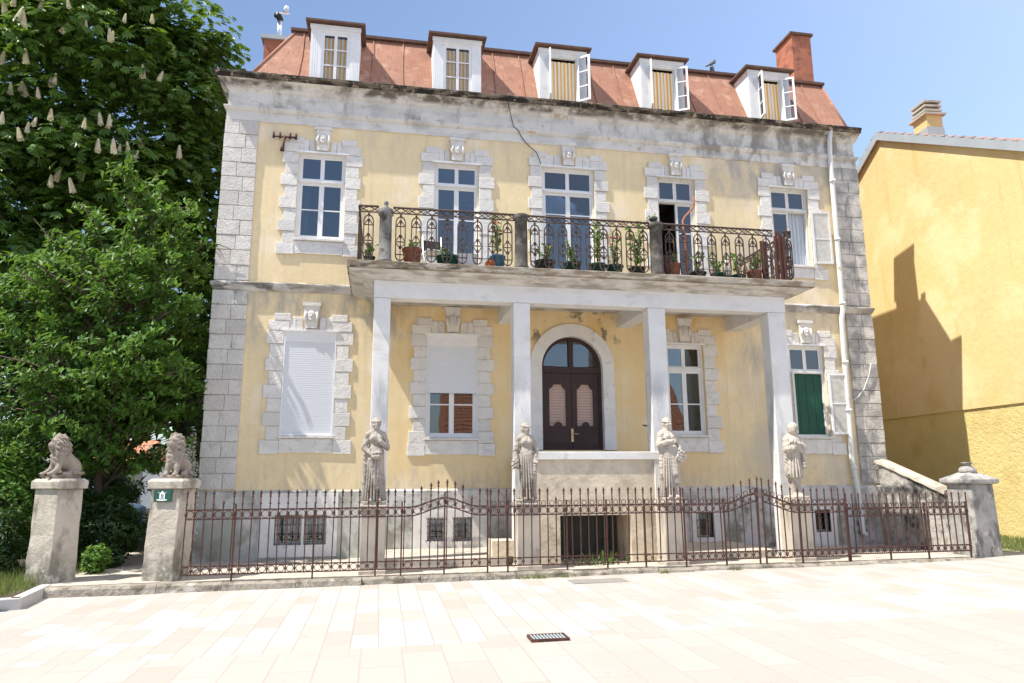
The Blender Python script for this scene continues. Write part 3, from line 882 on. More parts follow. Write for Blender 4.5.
# mansard roof
MB0 = 10.765
roof = MB()
r0 = (-4.78, 10.70, .03, 9.9, MB0); r1 = (-3.90, 10.62, .92, 9.0, 12.63)
roof.loft_rect([r0, r1], cap=False)
roof.add([(r1[0], r1[2], r1[4]), (r1[1], r1[2], r1[4]), (r1[1] - .5, 4.9, r1[4] + 1.5), (r1[0] + 1.5, 4.9, r1[4] + 1.5), (r1[0], r1[3], r1[4]), (r1[1], r1[3], r1[4])],
         [(0, 1, 2, 3), (5, 4, 3, 2), (0, 3, 4), (1, 5, 2)], False)
def on_slope(x, t, off=.012): return (x, r0[2] + (r1[2] - r0[2]) * t - off, r0[4] + (r1[4] - r0[4]) * t + off * .45)
for xx in (-3.7, -2.0, -1.25, 1.05, 1.75, 3.65, 4.35, 6.35, 7.1, 9.4, 9.95):
    roof.tube([on_slope(xx, .01), on_slope(xx + random.uniform(-.03, .03), .5), on_slope(xx, .99)], .022, 4)
roof.tube([(r0[0], r0[2], r0[4]), (r1[0], r1[2], r1[4])], .035, 5)
roof.tube([(r0[1], r0[2], r0[4]), (r1[1], r1[2], r1[4])], .035, 5)
rf = roof.build('mansard_roof', M['roof_red'], villa)
b = MB(); b.box(r1[0] - .12, r1[1] + .06, r1[2] - .10, r1[2] + .10, r1[4] - .03, r1[4] + .045); b.build('roof_edge', M['roof_edge'], rf)

# dormers
def dormer(x0, x1, mode):
    zb, zt = 10.765, 12.27
    yf = -.02
    b = MB()
    m = .25
    ox0, ox1, oz0, oz1 = x0 + m, x1 - m + .02, 10.80, 12.08
    # front with opening, cheeks
    wall_grid(b, x0, x1, zb, zt, yf, [(ox0, ox1, oz0, oz1)], .12)
    for xx in (x0, x1):
        vs = [(xx, yf, zb), (xx, .9, zb), (xx, .9, zt), (xx, yf, zt)]
        b.add(vs, [(0, 1, 2, 3)], False)
    for k in range(1, 4):     # vertical board joints on the margins
        for (a, c) in ((x0, ox0 - .04), (ox1 + .04, x1)):
            xx = a + (c - a) * k / 4
            b.box(xx - .004, xx + .004, yf - .004, yf, zb, zt)
    b.box(x0 - .02, x1 + .02, yf - .03, yf, zt - .13, zt - .02)
    root = b.build('dormer', M['dormer_white'], villa)
    r = MB()
    r.add([(x0 - .12, yf - .14, zt), (x1 + .12, yf - .14, zt), (x1 + .12, 1.15, zt + .05), (x0 - .12, 1.15, zt + .05), (x0 - .12, yf - .14, zt + .05), (x1 + .12, yf - .14, zt + .05), (x1 + .12, 1.15, zt + .10), (x0 - .12, 1.15, zt + .10)],
          [(3, 2, 1, 0), (4, 5, 6, 7), (0, 1, 5, 4), (1, 2, 6, 5), (2, 3, 7, 6), (3, 0, 4, 7)], False)
    r.build('dormer_roof', M['roof_edge'], root)
    f = MB()
    frame_rect(f, ox0, ox1, oz0, oz1, .035, yf + .02, yf + .10)
    f.build('dormer_frame', M['frame'], root)
    xm = (ox0 + ox1) / 2
    h = (oz1 - oz0 - .07)
    bars = [oz0 + .035 + h * k / 3 for k in (1, 2)]
    wd = xm - ox0 - .03
    if mode == 'closed':
        for (a, c) in ((ox0 + .035, xm), (xm, ox1 - .035)):
            s = MB(); sash(s, a, c, oz0 + .035, oz1 - .035, .036, bars, yf + .02, yf + .055)
            s.build('dormer_sash', [M['frame'], M['thin_glass']], root)
    else:
        al, ar = {'wide': (-101, 141), 'right': (-108, 152), 'far': (-100, 148)}[mode]
        s = MB(); sash(s, 0, wd, oz0 + .035, oz1 - .02, .05, bars, -.02, .02)
        s.build('dormer_sash', [M['frame'], M['thin_glass']], root, loc=(ox0 + .01, yf - .03, 0), rot=(0, 0, R(al)))
        s = MB(); sash(s, -wd, 0, oz0 + .035, oz1 - .02, .05, bars, -.02, .02)
        s.build('dormer_sash', [M['frame'], M['thin_glass']], root, loc=(ox1 - .01, yf - .03, 0), rot=(0, 0, R(ar)))
    c = MB()
    n = 24; vs = []
    for i in range(n + 1):
        t = i / n
        yy = yf + (.085 if mode == 'closed' else .105) + .012 * math.sin(t * 30)
        vs += [(ox0 + .03 + (ox1 - ox0 - .06) * t, yy, oz0), (ox0 + .03 + (ox1 - ox0 - .06) * t, yy, oz1 - .10)]
    c.add(vs, [(2 * i, 2 * i + 2, 2 * i + 3, 2 * i + 1) for i in range(n)], True)
    c.build('striped_curtain', M['stripe_cloth'], root)
    if mode != 'closed':
        e = MB(); e.box(ox0 + .10, ox1 - .05, yf - .05, yf + .01, oz0 - .02, oz0 + .045); e.build('window_box', M['pot_dark'], root)
dormer(-3.43, -2.29, 'closed')
dormer(-.54, .64, 'closed')
dormer(2.11, 3.33, 'wide')
dormer(4.78, 5.96, 'right')
dormer(7.80, 8.98, 'far')

# chimneys
b = MB(); b.loft_rect([(9.95, 10.56, 1.1, 1.95, 12.3), (9.95, 10.56, 1.1, 1.95, 14.30)])
ch = b.build('chimney', M['chimney_red'], villa)
b = MB(); b.box(9.89, 10.62, 1.04, 2.01, 14.30, 14.37); b.build('chimney_cap', M['roof_edge'], ch)
b = MB(); b.box(-5.02, -4.47, 2.9, 3.7, 10.8, 13.60)
ch = b.build('chimney', M['chimney_red'], villa)
b = MB(); b.box(-5.10, -4.39, 2.82, 3.78, 13.60, 13.72); b.build('chimney_cap', M['fascia'], ch)
b = MB(); b.tube([(-4.70, 3.3, 13.72), (-4.70, 3.3, 14.52)], .075, 12)
b.build('flue_pipe', M['zinc'], ch)
b = MB()
b.tube([(-4.70, 3.3, 14.48), (-4.70, 3.29, 14.53), (-4.73, 3.24, 14.57), (-4.78, 3.15, 14.56)], [.085, .09, .09, .095], 12)
b.build('flue_cowl', M['black_metal'], ch)
b = MB(); b.tube([(-4.74, 3.22, 14.66), (-4.62, 3.25, 14.68), (-4.44, 3.28, 14.72)], .022, 6)
b.mi = 1
b.tube([(-4.60, 3.26, 14.70), (-4.56, 3.26, 14.80), (-4.52, 3.26, 14.90), (-4.55, 3.26, 14.95)], [.03, .075, .07, .03], 8)
b.build('flue_vane', [M['frame'], M['zinc']], ch)
b = MB(); b.tube([(7.30, .95, 12.6), (7.30, .95, 12.86)], .06, 8); b.build('roof_vent', M['black_metal'], villa)

# downpipe, cable, bracket
b = MB()
b.tube([(9.96, -.22, 10.62), (9.96, -.13, 10.35), (9.95, -.11, 10.0), (9.86, -.16, 5.75), (9.84, -.10, 5.5), (9.76, -.10, 2.0), (9.80, -.15, 1.3), (9.84, -.15, .30), (9.88, -.25, .22)], .062, 10)
for z, x in ((9.2, 9.93), (7.6, 9.90), (5.9, 9.865), (4.4, 9.815), (3.2, 9.785), (1.8, 9.77)):
    b.tube([(x, -.155 if z > 5 else -.125, z - .03), (x, -.155 if z > 5 else -.125, z + .03)], .078, 10)
b.build('downpipe', M['pipe'], villa)
b = MB()
b.tube([(10.55, -.10, 4.4), (10.47, -.09, 4.1), (10.3, -.08, 3.75), (10.12, -.08, 3.55), (9.9, -.1, 3.42)], .009, 5)
b.build('loose_cable', M['white_paint'], villa)
b = MB()
b.tube([(1.22, -.335, 10.66), (1.26, -.31, 10.57), (1.32, -.13, 10.46), (1.38, -.04, 10.30), (1.45, -.04, 10.02), (1.48, -.11, 9.97), (1.55, -.11, 9.90), (1.62, -.05, 9.80), (1.72, -.045, 9.67), (1.85, -.02, 9.55), (2.0, -.07, 9.40), (2.10, -.08, 9.1)], .009, 4)
b.build('facade_cable', M['black_metal'], villa)
b = MB()
b.tube([(-4.13, -.10, 9.28), (-3.62, -.10, 9.28)], .022, 5); b.tube([(-3.88, 0, 9.28), (-3.88, -.14, 9.28), (-3.90, -.10, 8.98)], .022, 5)
for xx in (-4.12, -3.98, -3.76, -3.63): b.tube([(xx, -.10, 9.24), (xx, -.10, 9.38)], [.03, .022], 6)
b.tube([(-3.92, -.10, 9.06), (-3.92, -.10, 8.94)], [.03, .05], 8)
b.build('wire_bracket', M['iron'], villa)

# ------------------------------------------------------------------ porch: columns, beams, slab
COLS = [(-1.74, -1.42), (1.03, 1.37), (3.90, 4.28), (6.64, 7.05)]
for (x0, x1) in COLS:
    b = MB(); b.box(x0, x1, -2.05, -1.72, -.02, 5.115); b.build('column', M['column_paint'], villa, bevel=.012)
b = MB()
b.box(-1.75, 7.06, -2.06, -1.71, 5.12, 5.50)
for (x0, x1) in ((-1.75, -1.42), (1.05, 1.35), (3.92, 4.26), (6.70, 7.06)):
    b.prism([(x0, 5.10), (x1, 5.10), (x1, 5.50), (x0, 5.50)], -1.705, -.002)
b.build('porch_beam', M['column_paint'], villa, bevel=.01)
bal = MB()
rings = []
for o, z in ((0.02, 5.46), (.05, 5.50), (.10, 5.515), (.13, 5.55), (.22, 5.575), (.27, 5.62)):
    k = o / .27
    rings.append((-1.74 - .50 * k, 7.06 + .50 * k, -2.06 - o, -.004, z))
bal.loft_rect(rings)
balcony = bal.build('balcony', M['slab_mould'], villa)
b = MB(); b.box(-2.27, 7.60, -2.40, -.004, 5.622, 5.765); b.build('balcony_slab', M['slab_edge'], balcony, bevel=.015)

# balcony railing
ZR0, ZR1 = 5.80, 6.93
def arch_motif(b, xc, y, w=.10):
    zb, zt = ZR0 + .02, ZR1 - .19
    r = .015
    P = [(xc - w, y, zb + .14), (xc - w, y, zt - .13)]
    P += [(xc + w * math.cos(a), y, zt - .13 + .13 * math.sin(a)) for a in [math.pi * (1 - k / 8) for k in range(1, 8)]]
    P += [(xc + w, y, zt - .13), (xc + w, y, zb + .14)]
    P += [(xc + w * math.cos(a), y, zb + .14 - .12 * math.sin(a)) for a in [math.pi * k / 8 for k in range(1, 8)]]
    b.tube(P, r, 4, closed=True)
    b.tube([(xc, y, zb), (xc, y, ZR1 - .15)], .012, 4)
    for zz in (zb + .14, zb + .40, zt - .20): b.tube([(xc - w, y, zz), (xc + w, y, zz)], .013, 4)
    for s in (-1, 1):       # scrolls
        for z1, up in ((zb + .40, 1), (zb + .40, -1), (zt - .22, 1)):
            Q = [(xc + s * w * .9 * (1 - t) * math.cos(t * 4.2) * .9, y, z1 + up * (.03 + .11 * math.sin(t * 3.0))) for t in [k / 7 for k in range(8)]]
            b.tube(Q, .0115, 4)
    b.lathe([(0, -.03), (.022, -.015), (.022, .015), (0, .03)], (xc, y, zt + .03), 6)
def rail_panel(x0, x1, y0=-2.2, y1=None, mot=.305):
    """panel along x, or along y when y1 is given (x0 == x1)"""
    L = (x1 - x0) if y1 is None else (y1 - y0)
    b = MB()
    n = max(1, round(L / mot))
    st = L / n
    b.tube([(0, 0, ZR1), (L, 0, ZR1)], .022, 6); b.tube([(0, 0, ZR1 - .12), (L, 0, ZR1 - .12)], .016, 4)
    b.tube([(0, 0, ZR0), (L, 0, ZR0)], .012, 4)
    for k in range(n):
        xc = st * (k + .5)
        arch_motif(b, xc, 0, .092)
        for s in (-1, 1):
            b.tube([(xc - st * .5, 0, ZR1 - .06 + s * .05), (xc - st * .25, 0, ZR1 - .06 - s * .012), (xc, 0, ZR1 - .06 - s * .05), (xc + st * .25, 0, ZR1 - .06 - s * .012), (xc + st * .5, 0, ZR1 - .06 + s * .05)], .011, 4)
        b.lathe([(0, -.02), (.02, 0), (0, .02)], (xc + st * .5, 0, ZR1 - .06), 6)
    return b.build('railing_panel', M['iron_dark'], balcony, loc=(x0, y0, 0), rot=(0, 0, 0 if y1 is None else R(90)))
PX = [-1.56, 1.17, 4.09, 6.93]
rail_panel(-2.08, -1.70); rail_panel(-1.42, 1.04); rail_panel(1.31, 3.95); rail_panel(4.23, 6.80); rail_panel(7.06, 7.24)
rail_panel(-2.08, -2.08, -2.2, -.03); rail_panel(7.24, 7.24, -2.2, -.03)
for i, xx in enumerate(PX):
    b = MB()
    if i < 3:
        b.lathe([(.16, 0), (.16, .06), (.125, .09), (.12, .98), (.15, 1.0), (.15, 1.10), (.10, 1.14), (.04, 1.16), (.035, 1.21), (.055, 1.245), (.03, 1.285), (0, 1.30)] if i == 0 else
                [(.16, 0), (.16, .06), (.135, .09), (.13, 1.05), (.16, 1.07), (.16, 1.16), (.06, 1.19), (0, 1.195)], (xx, -2.19, 5.765), 12)
        b.build('railing_post', M['grey_post'] if i == 0 else M['post_dark'], balcony)
    else:
        for q in range(5): b.box(xx - .12 + q * .05, xx - .12 + q * .05 + .034, -2.25 + .02 * (q % 2), -2.22 + .02 * (q % 2), 5.765, 6.80 + .05 * ((q * 3) % 4))
        for zz in (6.0, 6.6): b.box(xx - .125, xx + .12, -2.215, -2.19, zz, zz + .05)
        b.build('railing_post', M['rust_board'], balcony)

# entrance landing between the middle columns, with its cellar hatch, stair and rail
b = MB()
wall_grid(b, 1.38, 4.02, -.02, 1.97, -2.02, [(1.93, 3.37, -.01, .90)], .9)
b.box(1.41, 1.93, -1.115, -.09, -.03, 1.955); b.box(3.37, 3.99, -1.115, -.09, -.03, 1.955)
b.quad((1.38, -.07, -.02), (1.38, -2.02, -.02), (1.38, -2.02, 1.97), (1.38, -.07, 1.97))
b.quad((4.02, -2.02, -.02), (4.02, -.07, -.02), (4.02, -.07, 1.97), (4.02, -2.02, 1.97))
land = b.build('landing', M['landing'], villa)
b = MB(); b.box(1.375, 4.06, -2.065, -.065, 1.972, 2.13); b.build('landing_slab', M['white_trim'], land, bevel=.01)
b = MB()
for k in range(9): b.box(1.95 + k * .157, 1.95 + k * .157 + .15, -1.16, -1.12, 0, .89)
b.build('hatch_boards', M['pot_dark'], land)
b = MB(); b.tube([(3.95, -2.0, 2.13), (4.02, -2.0, 2.62), (4.02, -1.2, 2.72)], .018, 6); b.build('handrail', M['black_metal'], land)
for (x0, x1) in ((-1.40, .92), (4.30, 6.46)):
    b = MB(); b.box(x0, x1, -1.98, -.07, -.01, .155); b.build('porch_floor', M['concrete'], villa, bevel=.01)
b = MB(); b.box(.60, 1.02, -1.95, -1.45, .157, .46)
b.build('porch_step', M['landing'], villa, bevel=.01)

# ================================================================== CARVED FIGURES (distance fields -> surface nets)
def surface_nets(F, org, h):
    S = F < 0
    nx, ny, nz = F.shape
    c = np.zeros((nx - 1, ny - 1, nz - 1), np.int32)
    for i in (0, 1):
        for j in (0, 1):
            for k in (0, 1):
                c += S[i:nx - 1 + i, j:ny - 1 + j, k:nz - 1 + k]
    act = (c > 0) & (c < 8)
    idx = np.argwhere(act)
    lut = np.full(act.shape, -1, np.int64)
    lut[act] = np.arange(len(idx))
    acc = np.zeros((len(idx), 3)); cnt = np.zeros(len(idx))
    cor = [(i, j, k) for i in (0, 1) for j in (0, 1) for k in (0, 1)]
    for a in cor:
        for ax in range(3):
            if a[ax]: continue
            bb = list(a); bb[ax] = 1
            fa = F[idx[:, 0] + a[0], idx[:, 1] + a[1], idx[:, 2] + a[2]]
            fb = F[idx[:, 0] + bb[0], idx[:, 1] + bb[1], idx[:, 2] + bb[2]]
            m = (fa < 0) != (fb < 0)
            t = np.where(m, fa / np.where(m, fa - fb, 1), 0)
            p = np.tile(np.array(a, float), (len(idx), 1)); p[:, ax] += t
            acc[m] += p[m]; cnt[m] += 1
    V = (idx + acc / cnt[:, None]) * h + np.array(org)
    quads = []
    for ax in range(3):
        u, v = [(1, 2), (2, 0), (0, 1)][ax]
        sl0 = [slice(None)] * 3; sl1 = [slice(None)] * 3
        sl0[ax] = slice(0, -1); sl1[ax] = slice(1, None)
        a, b2 = S[tuple(sl0)], S[tuple(sl1)]
        for flip, m in ((False, a & ~b2), (True, ~a & b2)):
            e = np.argwhere(m)
            e = e[(e[:, u] > 0) & (e[:, v] > 0) & (e[:, u] < F.shape[u] - 1) & (e[:, v] < F.shape[v] - 1)]
            def cell(du, dv):
                q = e.copy(); q[:, u] -= du; q[:, v] -= dv
                return lut[q[:, 0], q[:, 1], q[:, 2]]
            Q = np.stack([cell(1, 1), cell(0, 1), cell(0, 0), cell(1, 0)], 1)
            quads.append(Q[:, ::-1] if flip else Q)
    return V, np.concatenate(quads)

class SDF:
    def __init__(s, lo, hi, h):
        s.h = h; s.lo = lo
        ax = [np.arange(lo[i], hi[i] + h, h) for i in range(3)]
        s.X, s.Y, s.Z = np.meshgrid(*ax, indexing='ij')
        s.D = np.full(s.X.shape, 9.0)
    def join(s, d, k=.02):
        if k <= 0: s.D = np.minimum(s.D, d); return
        m = np.clip(.5 + .5 * (s.D - d) / k, 0, 1)
        s.D = s.D * (1 - m) + d * m - k * m * (1 - m)
    def cut(s, d, k=.01):
        m = np.clip(.5 - .5 * (s.D + d) / k, 0, 1)
        s.D = s.D * (1 - m) - d * m + k * m * (1 - m)
    def ell(s, c, r, rz=0.0, rx=0.0, ry=0.0):
        M3 = Matrix.Rotation(rz, 3, 'Z') @ Matrix.Rotation(ry, 3, 'Y') @ Matrix.Rotation(rx, 3, 'X')
        x, y, z = s.X - c[0], s.Y - c[1], s.Z - c[2]
        q = [sum(M3[j][i] * (x, y, z)[j] for j in range(3)) for i in range(3)]
        k0 = np.sqrt(sum((q[i] / r[i]) ** 2 for i in range(3)))
        k1 = np.sqrt(sum((q[i] / r[i] ** 2) ** 2 for i in range(3))) + 1e-9
        return k0 * (k0 - 1) / k1
    def cap(s, a, b, ra, rb=None, flat=1.0):
        rb = ra if rb is None else rb
        a = np.array(a, float); b = np.array(b, float); d = b - a
        px, py, pz = s.X - a[0], s.Y - a[1], s.Z - a[2]
        t = np.clip((px * d[0] + py * d[1] + pz * d[2]) / (d @ d + 1e-12), 0, 1)
        return np.sqrt((px - t * d[0]) ** 2 + ((py - t * d[1]) / flat) ** 2 + (pz - t * d[2]) ** 2) - (ra + (rb - ra) * t)
    def torus(s, c, R_, r, tilt=0.0, sx=1.0, sy=1.0):
        x, y, z = s.X - c[0], s.Y - c[1], s.Z - c[2]
        ct, st = math.cos(tilt), math.sin(tilt)
        y, z = y * ct + z * st, -y * st + z * ct
        return np.sqrt((np.sqrt((x / sx) ** 2 + (y / sy) ** 2) - R_) ** 2 + z ** 2) - r
    def box(s, c, hh, r=.01):
        q = [np.abs(v - c[i]) - hh[i] + r for i, v in enumerate((s.X, s.Y, s.Z))]
        return np.sqrt(sum(np.maximum(v, 0) ** 2 for v in q)) + np.minimum(np.maximum(np.maximum(q[0], q[1]), q[2]), 0) - r
    def ripple(s, amp, f, seed=0):
        g = np.random.default_rng(seed); o = 0
        for i in range(4):
            d = g.normal(size=3); d /= np.linalg.norm(d); ph = g.uniform(0, 6)
            o = o + np.sin((s.X * d[0] + s.Y * d[1] + s.Z * d[2]) * f * (1 + .5 * i) + ph)
        return amp * o / 2
    def mesh(s, name, mat, parent=None, loc=None, rz=0.0):
        V, Q = surface_nets(s.D, s.lo, s.h)
        o = np_mesh(name, V, Q, mat, parent, True, loc)
        o.rotation_euler = (0, 0, rz)
        return o

def skirt(S, z0, z1, prof, nf, amp, seed, lean=0.0):
    """draped cloth: prof(t) -> (rx, ry) with t from hem (0) to waist (1); vertical folds fade upwards"""
    t = np.clip((S.Z - z0) / (z1 - z0), 0, 1)
    rx = np.interp(t, [p[0] for p in prof], [p[1] for p in prof]); ry = np.interp(t, [p[0] for p in prof], [p[2] for p in prof])
    x = S.X - lean * (1 - t); y = S.Y
    ph = np.arctan2(y / ry, x / rx)
    g = np.random.default_rng(seed)
    fo = 0
    for k in range(3):
        fo = fo + np.cos(ph * (nf + 2 * k) + g.uniform(0, 6) + (1 - t) * g.uniform(-1.4, 1.4)) / (1 + .6 * k)
    fo = amp * (1.15 - t) * (1 - np.abs(fo) * 1.1)
    d = (np.sqrt((x / rx) ** 2 + (y / ry) ** 2) - 1) * np.minimum(rx, ry) * .9 + fo
    return np.maximum(d, np.maximum(z0 - S.Z, S.Z - z1))

def head(S, c, turn, tilt=0.0, nod=0.0):
    """head with face looking along -y turned by 'turn'"""
    f = Matrix.Rotation(turn, 3, 'Z') @ Matrix.Rotation(nod, 3, 'X')
    def at(x, y, z):
        v = f @ Vector((x, y, z)); return (c[0] + v.x + tilt * z, c[1] + v.y, c[2] + v.z)
    S.join(S.ell(at(0, .01, .015), (.073, .088, .092), turn), .02)
    S.join(S.ell(at(0, -.025, -.045), (.055, .058, .068), turn), .03)
    S.join(S.cap(at(0, -.085, .015), at(0, -.108, -.028), .010, .016), .012)          # nose
    for q in (-1, 1):
        S.cut(S.ell(at(q * .030, -.088, .012), (.019, .014, .011), turn), .012)        # eye sockets
        S.join(S.ell(at(q * .030, -.073, .010), (.013, .011, .009), turn), .004)
        S.join(S.cap(at(q * .014, -.087, .028), at(q * .048, -.072, .028), .007), .012)  # brow
        S.join(S.ell(at(q * .040, -.062, -.028), (.022, .022, .022), turn), .02)         # cheek
        S.join(S.ell(at(q * .074, .012, -.005), (.010, .018, .028), turn), .008)
    S.cut(S.cap(at(-.020, -.088, -.058), at(.020, -.088, -.058), .0045), .006)           # mouth line
    S.join(S.cap(at(-.015, -.083, -.051), at(.015, -.083, -.051), .007), .006)
    S.join(S.cap(at(-.013, -.081, -.066), at(.013, -.081, -.066), .008), .006)
    S.join(S.ell(at(0, -.072, -.090), (.022, .018, .018), turn), .02)                    # chin
    return at

def hand(S, w, d, side, curl=.6):
    """palm at wrist w pointing along d, four bent fingers and a thumb"""
    w = Vector(w); d = Vector(d).normalized()
    n = d.cross(Vector((0, -1, .2))).normalized() * side
    pl = n.cross(d).normalized() * side
    S.join(S.ell(tuple(w + d * .04), (.032, .028, .040)), .015)
    for k, (o, L) in enumerate(((-.026, .062), (-.009, .074), (.009, .070), (.025, .055))):
        a = w + d * .062 + n * o; m_ = a + d * L * .5 + pl * .008; e = m_ + (d * (1 - curl) + pl * curl).normalized() * L * .5
        S.join(S.cap(tuple(a), tuple(m_), .0105, .010), .004); S.join(S.cap(tuple(m_), tuple(e), .010, .0085), .004)
    a = w + d * .025 + n * -.030; m_ = a + d * .03 - n * .018 + pl * .012
    S.join(S.cap(tuple(a), tuple(m_), .013, .011), .006); S.join(S.cap(tuple(m_), tuple(m_ + d * .032 + pl * .010), .011, .009), .004)

def sleeve(S, sh, el, wr, r=(.062, .055, .040), cloth=True, seed=1):
    S.join(S.cap(sh, el, r[0], r[1]) + (S.ripple(.008, 75, seed) if cloth else 0), .025)
    S.join(S.cap(el, wr, r[1] * .92, r[2]) + (S.ripple(.008, 80, seed + 3) if cloth else 0), .018)

def figure(name, kind, label, loc, rz, mat, scale=1.0):
    h = .0100
    S = SDF((-.36, -.30, -.01), (.36, .28, 1.62), h)
    seed = {'sheaf': 3, 'bouquet': 5, 'wreath': 8, 'cloak': 13}[kind]
    base_d = S.box((0, 0, .03), (.21, .19, .035), .012)
    if kind == 'cloak':
        for q, x in ((-1, -.055), (1, .06)):      # bare shanks under a knee length mantle
            S.join(S.cap((x, .0 - .02 * q, .50), (x, -.02 * q, .12), .072, .050), .03)
            S.join(S.cap((x, .02 - .02 * q, .09), (x - .01, -.12 - .02 * q, .075), .048, .034), .02)
        S.join(S.cap((.02, .10, .55), (.02, .10, .08), .14, .13) , .05)
        S.join(skirt(S, .44, 1.02, [(0, .195, .175), (.3, .195, .18), (.65, .165, .15), (1, .14, .12)], 8, .036, seed), .02)
        S.join(S.cap((-.10, -.03, .55), (-.02, -.06, .33), .09, .05) + S.ripple(.006, 40, 4), .04)
    else:
        z0 = .075
        S.join(skirt(S, z0, 1.02, [(0, .215, .185), (.10, .205, .178), (.45, .182, .158), (.8, .172, .145), (1, .13, .11)], 10, .042, seed, .02 if kind == 'bouquet' else -.015), .01)
        for q in (-1, 1):
            S.join(S.cap((q * .065, -.09, .085), (q * .085, -.195, .075), .042, .030), .02)
        S.join(S.cap((.07, -.05, .92), (.085, -.125, .50), .075, .055), .07)            # knee pushing the cloth
    S.join(S.ell((0, 0, .93), (.158, .128, .15)), .05)
    S.join(S.ell((0, .0, 1.06), (.118, .098, .14)) + S.ripple(.009, 70, 2), .04)
    S.join(S.ell((0, -.005, 1.19), (.150, .110, .135)) + S.ripple(.008, 75, 9), .04)
    for q in (-1, 1): S.join(S.ell((q * .063, -.088, 1.195), (.055, .048, .058)), .03)
    S.join(S.cap((-.105, .01, 1.275), (.105, .01, 1.275), .052), .06)
    for q in (-1, 1): S.join(S.cap((q * .03, .01, 1.345), (q * .13, .01, 1.265), .035, .05), .05)
    S.join(S.cap((0, .008, 1.28), (0, -.005, 1.40), .056, .048), .03)
    hc = (0, -.012, 1.465)
    if kind == 'sheaf':            # wreath on the head, hand to the breast, basket of flowers at the waist
        at = head(S, hc, R(-6))
        for k in range(16):
            a = 2 * math.pi * k / 16
            S.join(S.ell(at(.078 * math.cos(a), .086 * math.sin(a) + .012, .046 + .014 * (k % 2) + .018 * math.sin(a)), (.024, .024, .022)), .006)
        S.join(S.ell(at(0, .035, .012), (.086, .082, .108)) + S.ripple(.006, 90, 6), .02)
        S.join(S.ell(at(0, .065, -.12), (.06, .05, .09)) + S.ripple(.006, 90, 7), .03)
        sleeve(S, (.148, .01, 1.262), (.225, -.03, 1.03), (.07, -.145, 1.135), seed=4); hand(S, (.06, -.15, 1.14), (-.9, -.15, .35), 1)
        sleeve(S, (-.148, .01, 1.262), (-.225, -.02, 1.03), (-.09, -.16, .90), seed=6); hand(S, (-.09, -.165, .895), (.9, -.3, -.15), -1)
        S.join(S.ell((.01, -.19, .86), (.115, .075, .055)) + S.ripple(.004, 90, 5), .01)
        for k in range(14):
            S.join(S.ell((.01 + .09 * math.cos(k * 2.4) * (k / 14) ** .5, -.195 + .06 * math.sin(k * 2.4) * (k / 14) ** .5, .915 + .012 * (k % 3)), (.026, .024, .022)), .008)
        S.join(S.cap((-.10, -.125, .80), (.02, -.155, .30), .05, .035) + S.ripple(.005, 50, 8), .03)
        S.join(S.cap((-.20, -.02, 1.0), (-.20, -.03, .40), .05, .035) + S.ripple(.006, 50, 2), .04)
    elif kind == 'bouquet':        # head turned, one arm hanging with flowers, the other hand gathering the dress
        at = head(S, hc, R(38))
        S.join(S.ell(at(0, .032, .024), (.088, .084, .104)) + S.ripple(.006, 95, 6), .015)
        for k in range(14):
            a = 2 * math.pi * k / 14
            S.join(S.ell(at(.078 * math.cos(a), .086 * math.sin(a) + .012, .052 + .02 * math.sin(a)), (.022, .022, .020)), .006)
        S.join(S.cap(at(-.03, .07, -.02), at(-.04, .075, -.22), .045, .032) + S.ripple(.006, 80, 7), .03)
        S.join(S.cap(at(.05, .055, -.02), at(.05, .06, -.18), .035, .022) + S.ripple(.006, 80, 8), .03)
        sleeve(S, (-.146, .01, 1.262), (-.225, .02, 1.04), (-.245, -.06, .82), (.068, .064, .045), seed=4); hand(S, (-.248, -.065, .815), (-.05, -.25, -1), -1)
        for k in range(15):
            S.join(S.ell((-.265 + .055 * math.cos(k * 2.4), -.09 + .05 * math.sin(k * 2.4), .68 + .028 * ((k * 5) % 6)), (.030, .030, .026)), .008)
        sleeve(S, (.146, .01, 1.262), (.225, .0, 1.05), (.185, -.12, .87), seed=8); hand(S, (.185, -.125, .865), (-.2, -.45, -.8), 1)
        S.join(S.cap((.18, -.12, .80), (.14, -.11, .30), .05, .05) + S.ripple(.008, 55, 3), .03)
        S.join(S.torus((0, 0, 1.055), .112, .016, 0, 1.0, .86), .01)
        S.join(S.cap((0, -.11, 1.05), (.02, -.165, .50), .014, .012), .012)
    elif kind == 'wreath':         # head scarf, forearm across the breast, wreath held at the hip
        at = head(S, hc, R(16))
        S.join(np.maximum(S.ell(at(0, .02, .025), (.092, .098, .098)), -(S.Z - at(0, 0, .035)[2])) , .012)
        S.join(S.ell(at(0, .055, -.03), (.075, .065, .12)) + S.ripple(.004, 80, 6), .02)
        S.join(S.torus(at(0, .012, .040), .088, .012, R(8)), .008)
        sleeve(S, (-.148, .01, 1.262), (-.225, -.05, 1.06), (-.03, -.17, 1.11), (.066, .060, .042), seed=4); hand(S, (-.02, -.175, 1.115), (.95, -.1, .22), -1, .25)
        sleeve(S, (.148, .01, 1.262), (.232, .0, 1.05), (.20, -.13, .94), seed=8); hand(S, (.20, -.135, .935), (.0, -.5, -.8), 1)
        for k in range(16):
            a = 2 * math.pi * k / 16
            S.join(S.ell((.205 + .085 * math.cos(a), -.185 + .012 * (k % 2), .83 + .095 * math.sin(a)), (.030, .030, .030)), .010)
        S.join(S.ell((.205, -.175, .83), (.085, .03, .095)) + S.ripple(.012, 90, 3), .01)
        S.join(S.cap((-.16, .0, 1.12), (-.17, -.03, .45), .055, .05) + S.ripple(.007, 50, 9), .04)
        S.join(S.cap((.10, -.10, 1.0), (.13, -.12, .35), .05, .045) + S.ripple(.007, 50, 5), .04)
    else:                          # hooded, both arms hugging the mantle, cloth hanging from the forearm
